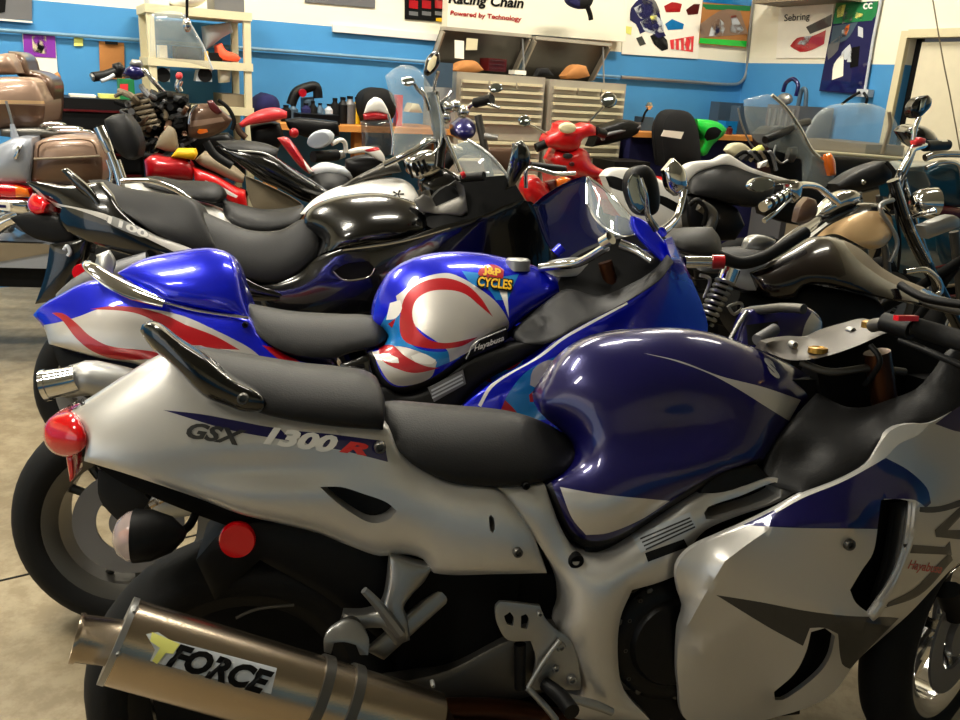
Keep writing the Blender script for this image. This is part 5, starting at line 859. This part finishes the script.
Q(t12, 'red_body', 'bred', F12, [(523,190), (527,178), (538,177), (546,186), (552,194), (545,206), (534,206), (526,200)], .0, .05, .12, h=3); Q(t12, 'amber_lens', 'olens', F12, [(556,180), (564,177), (571,179), (566,187), (558,188)], .0, .02, .04, h=2.5); Q(t12, 'dark_red_cover', 'dred', F12, [(546,182), (556,180), (558,190), (550,192)], -.02, .02, .05, h=2.5)
bar('chrome_rack', t12, F12, [(526,188,.08), (527,169,.08), (540,170,.08), (556,174,.08), (575,173,.05)], .012, 'chrome'); bar('grip', t12, F12, [(530,166,.0), (565,170,-.05)], .025, 'black', sub=1); bar('frame', t12, F12, [(530,200,0), (540,215,0), (580,220,0)], .03, 'dark'); wheel(t12, F12.g(F12.loc(F12.p(545, 200))[0], .25), F12.w, .25, .1, 'alu')
tk3 = thing('clamped_case', 'black long case with clamps beside the red scooter', 'case', WB.p(615, 140, .95)); Q(tk3, 'case', 'engine', WB, [(597,129), (612,124), (630,120), (641,125), (637,134), (617,142), (592,147), (596,137)], .95, .04, .1, h=3); bar('clamp', tk3, WB, [(603,140,1.), (606,135,1.), (640,127,.95)], .015, 'mid')
MB().box(WB.g(WB.loc(WB.p(622,155,.9))[0], .5, .9), WB.u*.17, Z3*.5, WB.w*.15).mk('storage_box', 'black', smooth=False, label='black box standing under the clamped case by the bench', cat='box')
# ============================================================ white cruiser
F4 = Fr(-1.72, 3.85, 10, 5)
t4 = thing('cruiser_motorcycle', 'white cruiser motorcycle with chrome backrest, black seats and star on its tank', 'motorcycle', F4.O)
chassis(t4, F4, wb=1.65, turn=8, rim='chrome', ft=1.0)
bar('backrest_bar', t4, F4, [(99,127,.1), (105,140,.1), (110,152,.1)], [.024, .026, .022], 'chrome', n=12); bar('backrest_bar', t4, F4, [(110,152,.1), (116,168,.1), (121,187,.1)], .018, 'chrome', n=12); bar('backrest_stay', t4, F4, [(107,160,.1), (111,172,.1), (110,183,.1)], .008, 'chrome'); bar('backrest_stay', t4, F4, [(118,160,.1), (124,178,.1)], .012, 'chrome')
Q(t4, 'backrest_pad', 'seat', F4, [(104,120), (113,115), (125,113), (134,125), (140,143), (138,156), (129,160), (120,155), (110,140)], .03, .04, .12, h=4)
Q(t4, 'passenger_seat', 'seat', F4, [(138,178,.03), (155,176,0), (180,180,0), (212,182,0), (222,188,.02), (224,197,.06), (216,203,.1), (198,200,.11), (165,192,.1), (145,186,.07)], B=.05, mode='m', h=4)
bar('fender_rail', t4, F4, [(121,181,.13), (145,180,.13), (170,187,.13), (190,199,.13), (200,210,.13)], .012, 'chrome'); Q(t4, 'rear_fender', 'white', F4, [(122,184,.02), (150,184,.03), (190,200,.04), (215,208,.05), (236,222,.08), (242,236,.1), (228,236,.11), (205,222,.11), (170,205,.1), (135,195,.07)], B=.03, mode='m', h=4)
Q(t4, 'rider_seat', 'seat', F4, [(222,200,.02), (240,204,0), (262,209,0), (285,208,0), (303,205,.02), (305,214,.06), (296,224,.11), (270,232,.12), (245,230,.12), (226,218,.1)], B=.05, mode='m', h=4)
tw_ = Q(t4, 'fuel_tank', 'white', F4, [(300,214,.08), (312,201,.05), (330,190,.02), (350,183,0), (375,178,0), (398,178,0), (412,185,.02), (419,197,.07), (410,208,.11), (380,214,.13), (330,216,.12)], B=.05, mode='m', h=4)
for k in range(5): decal(tw_, 'star_graphic', 'dark', [(398+6*math.cos(k*1.257)-1.2*math.sin(k*1.257), 194+4*math.sin(k*1.257)+1*math.cos(k*1.257)), (398+6*math.cos(k*1.257)+1.2*math.sin(k*1.257), 194+4*math.sin(k*1.257)-1*math.cos(k*1.257)), (398-1.5*math.cos(k*1.257), 194-1.5*math.sin(k*1.257))], off=.003, h=3, spl=False)
Q(t4, 'tank_console', 'dalu', F4, [(340,187), (360,175), (376,167), (385,162), (398,163), (402,172), (385,175), (362,181), (345,188)], .03, .02, .06)
bar('handlebar', t4, F4, [(384,165,.1), (395,160,.1), (415,150,.1), (432,140,.05), (460,150,-.15)], .016, 'chrome'); bar('fork_leg', t4, F4, [(433,92,.0), (436,115,.0), (440,140,.02), (438,168,.05)], .03, 'blackg', n=12); bar('fork_trim', t4, F4, [(436,95,.05), (441,120,.05), (440,145,.05), (428,158,.05)], .008, 'chrome')
hl = Q(t4, 'headlight_nacelle', 'chrome', F4, [(404,160), (412,154), (430,150), (445,160), (440,172), (420,180), (408,172)], .03, .04, .1, h=3)
for i in range(4): bar('chrome_ring', t4, F4, [(408+i*5,164-i*1.5,.09), (413+i*5,178-i*2,.09)], .007, 'dark')
Q(t4, 'radiator_shroud', 'blackg', F4, [(420,182), (445,168), (460,176), (478,200), (460,215), (425,205)], .0, .04, .15); bar('chrome_strut', t4, F4, [(446,137,.05), (452,152,.05), (460,172,.05)], .012, 'chrome')
Q(t4, 'windscreen', 'screen', F4, [(385,76), (395,68), (406,65), (418,69), (428,82), (440,105), (448,135), (430,145), (410,155), (395,162), (392,140), (398,115), (390,95)], .05, .03, .005)
mirror(t4, F4, 408, 81, 7, 5, 5, .1, [(414,84), (420,92), (428,98)]); Q(t4, 'mirror_housing', 'blackg', F4, [(424,70), (427,58), (433,51), (439,52), (440,62), (434,72), (428,76), (424,74)], .2, .02, .03, h=2.5); Q(t4, 'mirror_glass', 'skin', F4, [(427,69), (429,61), (434,55), (437,57), (435,66), (430,72)], .225, .003, .003, h=2.5); bar('mirror_stalk', t4, F4, [(438,72,.2), (435,82,.15), (434,92,.05)], .008, 'chrome')
bar('clutch_lever', t4, F4, [(420,89,.12), (425,97,.12), (429,110,.1)], .010, 'chrome'); bar('brake_lever', t4, F4, [(452,91,.0), (448,97,.0), (440,104,.0)], .010, 'chrome')
for x, y in ((447,108), (455,106), (463,112), (445,118), (437,127)): MB().ball(F4.p(x, y, 0), F4.u*.03, F4.w*.03, Z3*.03).mk('chrome_fitting', 'chrome', t4)
# dark blue cruiser by the chests
F13 = Fr(-.4, 5.4, 12, 3)
t13 = thing('cruiser_motorcycle', 'dark blue cruiser motorcycle before the left tool chest, with one grey mirror', 'motorcycle', F13.g(.3, 0))
wheel(t13, F13.g(.3, .3), F13.w, .3, .14, 'alu'); bar('frame', t13, F13, [(440,170,0), (460,150,0), (480,150,0)], .04, 'dark')
Q(t13, 'fuel_tank', 'navy', F13, [(452,124,.05), (460,116,0), (470,118,0), (476,126,.03), (474,136,.08), (465,141,.1), (456,135,.1)], B=.06, mode='m', h=3)
bar('handlebar', t13, F13, [(462,118,0), (470,106,.05), (478,102,.1)], .014, 'chrome'); bar('grip', t13, F13, [(475,103,.1), (492,99,.2)], .030, 'black', sub=1); bar('brake_lever', t13, F13, [(488,104,.2), (500,108,.22)], .012, 'chrome'); mirror(t13, F13, 496, 88, 7, 5, -5, .15, [(490,93), (487,98)])
bar('fork_leg', t13, F13, [(478,115,.05), (482,135,.05), (488,165,.05), (495,200,.05)], .025, 'dalu'); bar('footrest', t13, F13, [(484,136,.1), (498,138,.12)], .02, 'alu'); Q(t13, 'brown_case', 'tandk', F13, [(484,148), (520,148), (522,165), (510,172), (490,165)], -.2, .02, .15)
# ============================================================ white and red sport bike, rear mirrors
F14 = Fr(-1.1, 4.8, 10, 3)
t14 = thing('sport_motorcycle', 'white and red sports motorcycle with a clear nose screen before the workbench', 'motorcycle', F14.g(.3, 0))
chassis(t14, F14, wb=1.3, turn=0, ft=.95)
Q(t14, 'screen_tip', 'white', F14, [(364,113), (368,102), (374,97), (381,99), (387,108), (389,114), (376,112)], .05, .02, .03, h=2.5); Q(t14, 'red_visor_band', 'red', F14, [(363,114), (376,112), (389,115), (388,120), (364,120)], .05, .015, .03, h=2.5)
Q(t14, 'nose_screen', 'screend', F14, [(361,121), (376,120), (389,119), (393,135), (393,153), (380,158), (362,152)], .05, .03, .006, h=3); bar('screen_edge', t14, F14, [(388,114,.07), (391,125,.07), (393,140,.07), (392,155,.07)], .009, 'chrome')
Q(t14, 'white_cowl', ['white', 'red'], F14, [(345,151), (360,147), (378,147), (384,155), (386,163), (378,160), (366,153), (350,154)], .08, .02, .03, h=2.5, regs=[(1, [(364,150), (378,146), (380,150), (368,152)])])
Q(t14, 'mirror_housing', 'lgrey', F14, E(321, 139, 14, 9, -18), .3, .03, .05, h=3); Q(t14, 'mirror_glass', 'gsilver', F14, E(318, 140, 11.5, 7.5, -18), .34, .004, .004, h=3); bar('mirror_stalk', t14, F14, [(332,144,.28), (340,140,.25), (345,143,.22), (346,152,.2)], .012, 'white')
bar('grip', t14, F14, [(313,157,.3), (337,155,.2)], .03, 'black', n=12, sub=1); Q(t14, 'grip_clamp', 'alu', F14, [(336,151), (344,150), (346,157), (338,160)], .2, .02, .04, h=2.5)
Q(t14, 'red_side_panel', ['red', 'white'], F14, [(277,138), (286,137), (294,145), (304,160), (313,172), (309,174), (300,167), (290,155)], .1, .03, .1, h=3, regs=[(1, [(300,150), (313,170), (315,175), (309,173)])])
Q(t14, 'seat', 'seat', F14, [(308,178,.03), (325,170,0), (345,174,0), (352,184,.05), (340,192,.1), (322,190,.1)], B=.04, mode='m', h=3); Q(t14, 'white_tank', 'lgrey', F14, [(308,170), (322,163), (340,166), (356,172), (352,180), (330,176), (315,178)], .0, .04, .1, h=3)
Q(t14, 'engine_side', 'engine', F14, [(345,160), (365,155), (392,160), (392,175), (360,180), (345,175)], .0, .04, .12)
# black sport tail
F15 = Fr(-1.85, 4.28, 12, 3)
t15 = thing('sport_motorcycle', 'black sports motorcycle with an upswept glossy tail, left of the white tank', 'motorcycle', F15.g(.25, 0))
chassis(t15, F15, wb=1.0, turn=0, ft=.75, front=False)
Q(t15, 'tail_cowl', 'blackg', F15, [(216,146), (230,148), (245,149), (262,152), (276,158), (292,169), (315,183), (332,194), (318,205), (303,201), (282,190), (262,181), (248,171), (236,162)], .05, .05, .12, h=4); bar('tail_edge', t15, F15, [(238,151,.12), (262,153,.12), (277,160,.12), (293,172,.12), (315,186,.12)], .006, 'alu')
Q(t15, 'seat', 'seat', F15, [(216,141,.02), (240,140,0), (264,143,0), (279,149,.02), (276,157,.06), (252,153,.08), (226,149,.07)], B=.03, mode='m', h=3); bar('grab_rail', t15, F15, [(206,142,.1), (215,155,.1), (232,166,.1)], .02, 'black')
Q(t15, 'grey_panel', 'khaki', F15, [(245,176), (262,183), (300,203), (305,214), (255,212), (248,195)], -.05, .02, .05, h=4)
# ============================================================ red quad
F16 = Fr(-2.3, 4.74, 14, 0)
t16 = thing('dirt_motorcycle', 'red off-road motorcycle with a khaki seat and a yellow cap, behind the backrest', 'motorcycle', F16.p(195, 180)*[1, 1, 0])
Q(t16, 'red_tank', 'red', F16, [(144,160), (152,155), (168,157), (181,157), (190,163), (194,171), (192,181), (165,180), (146,178)], .08, .06, .12, h=3); Q(t16, 'red_side_panel', ['bred', 'white'], F16, [(193,168), (215,176), (236,188), (245,192), (248,213), (238,210), (218,192), (195,182)], .1, .04, .08, h=3, regs=[(1, [(205,180), (222,187), (238,196), (236,198), (218,190), (205,183)])])
Q(t16, 'seat', 'khaki', F16, [(195,160), (203,153), (214,157), (234,169), (244,178), (243,183), (236,182), (215,172), (200,165)], .05, .04, .15, h=3); Q(t16, 'yellow_cap', 'yellow', F16, [(171,157), (177,149), (195,149), (197,155), (194,160), (180,158)], .12, .03, .06, h=3)
Q(t16, 'khaki_shield', 'khaki', F16, [(155,147), (160,136), (168,126), (174,130), (177,142), (178,152), (166,151)], .0, .03, .05, h=3); bar('frame', t16, F16, [(140,155,.05), (160,158,.05), (190,158,.05)], .02, 'dark'); wheel(t16, F16.g(F16.loc(F16.p(170, 200))[0], .3), F16.w, .3, .1, 'alu'); wheel(t16, F16.g(F16.loc(F16.p(170, 200))[0]+1.0, .3), F16.w, .3, .1, 'alu'); bar('frame', t16, F16, [(150,175,0), (180,200,0), (230,205,0), (245,190,0)], .03, 'dark')
F17 = Fr(-1.9, 5.45, 14, 0)
t17 = thing('quad_bike', 'faded red plastic quad fender above dark bodywork, right of the shelf post', 'quad bike', F17.p(262, 130)*[1, 1, 0])
Q(t17, 'fender', 'pink', F17, [(239,124), (247,117), (261,110), (276,108), (287,112), (287,118), (270,122), (250,125), (242,128)], .1, .04, .08, h=3); Q(t17, 'body', 'engine', F17, [(250,126), (270,122), (280,124), (285,140), (275,150), (252,148)], .0, .04, .15, h=3); Q(t17, 'red_light', 'red', F17, E(294, 133, 5, 5), .1, .02, .04, h=2.5); bar('bar_clamp', t17, F17, [(236,124,.1), (240,132,.1), (246,138,.1)], .02, 'tandk')
Q(t17, 'headlight_unit', 'engine', F17, [(285,120), (300,118), (338,122), (340,136), (310,138), (290,130)], -.1, .03, .1, h=3); wheel(t17, F17.g(F17.loc(F17.p(265, 200))[0], .27), F17.w, .27, .2, 'alu')
# ============================================================ stripped tourer under the shelf
F18 = Fr(-2.6, 5.0, 16, 0)
t18 = thing('touring_motorcycle', 'stripped old touring motorcycle with bare engine, brown fairing and clear windscreen before the shelves', 'motorcycle', F18.p(165, 200)*[1, 1, 0])
random.seed(9); m_ = MB()
for i in range(70):
    x, y = random.uniform(128, 186), random.uniform(98, 152); P = [(x, y, random.uniform(-.1, .2))]
    for j in range(2): P.append((P[-1][0]+random.uniform(-14, 14), P[-1][1]+random.uniform(-9, 11), random.uniform(-.1, .22)))
    bar('hose', t18, F18, P, random.uniform(.008, .02), random.choice(['dark', 'engine', 'khaki', 'dalu', 'tandk', 'black', 'mid', 'dark']), n=7, sub=4)
Q(t18, 'engine', 'engine', F18, [(125,108), (140,96), (165,92), (186,96), (190,140), (170,152), (135,150), (124,130)], -.1, .06, .3, h=5)
for i in range(6): bar('cooling_fin', t18, F18, [(130+i*2,104+i*5,.12), (150+i*2,100+i*5,.14)], .012, 'khaki', n=6, sub=1)
Q(t18, 'fairing', ['tandk', 'tan', 'olens'], F18, [(188,134), (189,118), (193,108), (198,104), (215,106), (226,114), (232,120), (227,128), (214,136), (200,139), (190,138)], .15, .04, .1, h=2.5, regs=[(1, [(190,127), (191,121), (222,117), (225,121), (205,125)]), (2, [(197,132), (199,129), (207,129), (208,132), (200,134)])])
bar('fairing_edge', t18, F18, [(189,124,.2), (191,112,.2), (197,105,.2)], .01, 'chrome'); bar('fairing_edge', t18, F18, [(218,100,.2), (228,108,.2), (234,120,.2), (232,130,.2)], .012, 'dark'); Q(t18, 'grille', 'black', F18, [(179,118), (184,106), (191,104), (189,122), (188,136), (180,134)], .12, .02, .05, h=3); Q(t18, 'red_brown_panel', 'dred', F18, [(207,101), (212,100), (222,112), (217,115), (210,109)], .18, .01, .03, h=2.5)
bar('grip', t18, F18, [(93,77,.3), (105,75,.25), (116,71,.2)], [.026, .024, .024], 'black', n=12, sub=2); bar('bar_end', t18, F18, [(91,77.5,.3), (95,76.5,.29)], .02, 'alu', n=10, sub=1); bar('clutch_lever', t18, F18, [(101,81,.3), (107,79,.28), (114,75,.25)], .01, 'lgrey'); Q(t18, 'switch_housing', 'engine', F18, [(112,64), (119,62), (124,68), (121,78), (114,78)], .2, .03, .06, h=2.5)
Q(t18, 'gauge_housing', 'navy', F18, [(124,70), (132,65), (142,68), (145,76), (136,80), (126,77)], .1, .03, .08, h=2.5); Q(t18, 'reservoir_cap', 'alu', F18, [(129,64), (132,59), (141,60), (143,66), (134,67)], .1, .02, .05, h=2.5); bar('handlebar', t18, F18, [(118,72,.2), (130,76,.1), (143,70,.1), (154,82,.1), (165,94,.05)], .014, 'chrome')
Q(t18, 'windscreen', 'screen', F18, [(150,14), (168,11), (184,14), (194,30), (204,48), (213,70), (190,63), (165,60), (150,57)], .05, .03, .005, h=4); bar('screen_edge', t18, F18, [(184,14,.07), (194,30,.07), (204,48,.07), (213,70,.07)], .005, 'lgrey'); tubeo('hanging_hook', [F18.p(187,-5,.08), F18.p(187,15,.08), F18.p(187,24,.09)], .008, 'dark', t18)
MB().ball(F18.p(187, 25, .1), F18.u*.025, F18.w*.02, Z3*.04).mk('suction_clip', 'chrome', t18); Q(t18, 'red_cap', 'pink', F18, E(179, 76, 3.5, 4), .12, .02, .04, h=2.5); bar('chrome_neck', t18, F18, [(180,80,.1), (178,86,.1), (180,92,.1)], .02, 'chrome')
Q(t18, 'lower_body', 'engine', F18, [(184,137), (228,134), (242,150), (246,175), (215,178), (188,165)], -.1, .03, .15, h=4); wheel(t18, F18.g(.35, .32), F18.w, .32, .15, 'alu')
# ============================================================ tan tourer at the left edge
F19 = Fr(-2.75, 4.35, 14, 0)
t19 = thing('touring_motorcycle', 'tan full-dress touring motorcycle with saddlebags and trunk at the left edge', 'motorcycle', F19.p(30, 200)*[1, 1, 0])
sb = Q(t19, 'saddlebag', ['tan', 'tandk'], F19, [(30,182), (31,160), (35,143), (46,138), (62,136), (84,137), (95,140), (101,152), (103,168), (102,182), (80,184), (45,184)], .3, .05, .25, h=4, regs=[(1, [(28,160), (102,157), (106,190), (25,190)])])
bar('lid_seam', t19, F19, [(34,159,.36), (70,157.5,.37), (100,156,.35)], .006, 'khaki', n=6); bar('lid_trim', t19, F19, [(38,157,.36), (41,144,.36), (62,140,.365), (90,141,.36), (97,154,.36)], .004, 'tandk', n=6)
lt = Q(t19, 'rear_fender', 'gsilver', F19, [(-25,185), (-10,150), (5,142), (14,138), (32,138), (33,160), (30,183), (10,184)], .32, .05, .2, h=4); Q(t19, 'latch', 'chrome', F19, [(13,158), (17,146), (22,145), (20,154), (16,160)], .38, .01, .02, h=2.5)
bar('antenna', t19, F19, [(6,101,.2), (11,118,.2), (15,138,.2)], .006, 'alu', n=6); bar('antenna_base', t19, F19, [(12,124,.2), (15,138,.2)], [.01, .02], 'gsilver', sub=1)
for P in ([(41,126), (46,124), (60,124), (66,126)], [(47,130), (52,128), (75,128), (83,130)], [(54,134), (60,131), (85,131), (94,134)]): bar('luggage_rail', t19, F19, [(x, y, .15) for x, y in P], .010, 'chrome')
Q(t19, 'rack_base', 'dalu', F19, [(0,129), (40,128), (60,132), (90,136), (60,138), (20,138), (0,136)], .15, .02, .1, h=4)
Q(t19, 'trunk', ['tan', 'tandk', 'tan2'], F19, [(-40,80), (0,77), (18,77), (34,80), (40,90), (45,103), (44,118), (40,129), (0,130), (-40,130)], .1, .06, .35, h=5, regs=[(1, [(-40,105), (0,104), (46,106), (46,132), (-40,132)]), (2, [(-40,101), (0,100), (44,101), (45,104), (0,104), (-40,105)])])
Q(t19, 'speaker_pod', 'tan', F19, [(-30,74), (-30,56), (0,54), (7,53), (14,62), (18,73), (0,75)], .05, .05, .2, h=4); Q(t19, 'seat_back', 'tandk', F19, [(8,51), (18,52), (26,58), (30,70), (45,74), (54,82), (55,100), (53,122), (46,124), (45,104), (39,87), (33,79), (18,76), (10,62)], -.12, .06, .2, h=4)
lbx = Q(t19, 'light_bar', ['rlens', 'olens'], F19, [(-25,182), (0,184), (15,185), (28,189), (30,197), (15,197.5), (0,197), (-25,196)], .36, .02, .08, h=3, regs=[(1, [(15,183), (32,186), (32,200), (16,200)])])
Q(t19, 'chrome_bumper', 'chrome', F19, [(-25,198), (0,198), (27,200), (32,205), (30,213), (20,214), (0,210), (-25,208)], .36, .02, .08, h=3); pl_ = Q(t19, 'licence_plate', 'paper', F19, [(-12,201), (10,202), (10,211), (-12,209)], .40, 0, .005, h=5, spl=False)
decal(pl_, 'plate_marks', 'navy', [(-8,204), (6,205), (6,208), (-8,207)], off=.003, spl=False)
bar('exhaust', t19, F19, [(-10,232,.3), (5,222,.3), (20,216,.3)], .035, 'chrome', n=14); Q(t19, 'lower_body', 'engine', F19, [(10,200), (60,185), (110,184), (120,225), (60,228), (20,222)], .1, .05, .25, h=6); wheel(t19, F19.g(F19.loc(F19.p(40, 240))[0], .76), F19.w, .32, .16, 'alu')
tl = thing('lift_table', 'grey metal motorcycle lift table at the left edge', 'lift table', Fr(0, 3.9, 10).p(40, 262)*[1, 1, 0]); FL = Fr(-2.2, 4.15, 10)
a = FL.loc(FL.p(-110, 262)); b = FL.loc(FL.p(76, 262)); zt_ = FL.loc(FL.p(20, 243))[1]; zb2 = FL.loc(FL.p(20, 268))[1]
MB().box(FL.g((a[0]+b[0])/2, (zt_+zb2)/2, -.25), FL.u*(b[0]-a[0])/2, Z3*(zt_-zb2)/2, FL.w*.25).mk('platform', 'gsilver', tl, smooth=False)
MB().prism([FL.g(b[0]-.5, zt_+.0, -.04), FL.g(b[0]-.15, zt_+.0, -.04), FL.g(b[0], zt_-.02, -.04), FL.g(b[0]-.5, zb2, -.04)], FL.w*.05).mk('side_plate', 'khaki', tl, smooth=False)
MB().box(FL.g((a[0]+b[0])/2, zb2-.055, -.15), FL.u*(b[0]-a[0])/2, Z3*.055, FL.w*.1).mk('shade_panel', 'dark', tl, smooth=False)  # dark panel hung under the platform in place of its shadow
for x in (a[0]+.1, b[0]-.06):
    for w in (-.38,): MB().box(FL.g(x, zb2/2, w), FL.u*.03, Z3*zb2/2, FL.w*.03).mk('leg', 'dark', tl, smooth=False)
Q(None, 'floor_box', 'lgrey', Fr(-1.4, 2.75, 10), [(96,262), (104,255), (110,250), (116,258), (118,268), (105,268)], 0, .02, .05, h=3, label='small white wedge showing above the chrome grab rail', cat='wedge') if False else None
def tubelight(P, ax, L_, e, lab):
    ax = np.array(ax); T = thing('fluorescent_light', lab, 'light', P, 'ceiling fluorescent lights'); z = Z3; s = np.cross(ax, z)
    MB().box(np.array(P)+z*.03, ax*L_/2, s*.12, z*.03).mk('housing', 'white', T, smooth=False)
    m = bpy.data.materials.get('lamp_tube_%g' % e)
    if m is None:
        m = mat('lamp_tube_%g' % e, (255,244,215), .5, em=e)
    for k in (-.06, .06): tubeo('lamp_tube', [np.array(P)-ax*L_*.48+s*k-z*.02, np.array(P)+ax*L_*.48+s*k-z*.02], .02, m, T, n=8, sub=1)
nl = 0
for i, (ra_, rb__, e) in enumerate([(1.6,1.6,75), (4.4,1.6,90), (7.2,1.6,100), (1.8,3.9,10), (4.4,3.9,30), (7.2,3.9,105), (8.6,5.4,45)]):
    P = k0+a_*ra_+b_*rb__+Z3*(RH-.062); tubelight(P, a_, 1.25, e*.6, 'ceiling fluorescent fixture above the motorcycles')
    l = bpy.data.lights.new('lamp', 'AREA'); l.shape = 'RECTANGLE'; l.size = 1.25; l.size_y = .22; l.energy = e; l.color = (1, .95, .84)
    o = bpy.data.objects.new('lamp', l); C.objects.link(o); o.matrix_world = Matrix(((a_[0], -b_[0], 0, P[0]), (a_[1], -b_[1], 0, P[1]), (0, 0, 1, P[2]-.06), (0, 0, 0, 1)))
# daylight through the open roller door in the left wall
P = k0+a_*(RW-.06)+b_*6.6+Z3*1.5
l = bpy.data.lights.new('daylight', 'AREA'); l.shape = 'RECTANGLE'; l.size = 3.2; l.size_y = 2.6; l.energy = 25; l.color = (1, .97, .92)
o = bpy.data.objects.new('daylight', l); C.objects.link(o); n = -a_; o.matrix_world = Matrix(((b_[0], 0, -n[0], P[0]), (b_[1], 0, -n[1], P[1]), (0, 1, 0, P[2]), (0, 0, 0, 1)))
w = bpy.data.worlds.new('world'); bpy.context.scene.world = w; w.use_nodes = True; w.node_tree.nodes['Background'].inputs[0].default_value = (.5, .5, .5, 1); w.node_tree.nodes['Background'].inputs[1].default_value = .12
sc = bpy.context.scene; sc.view_settings.view_transform = 'Standard'; sc.view_settings.look = 'None'; sc.view_settings.gamma = 1; sc.view_settings.use_curve_mapping = False; sc.view_settings.exposure = 0.
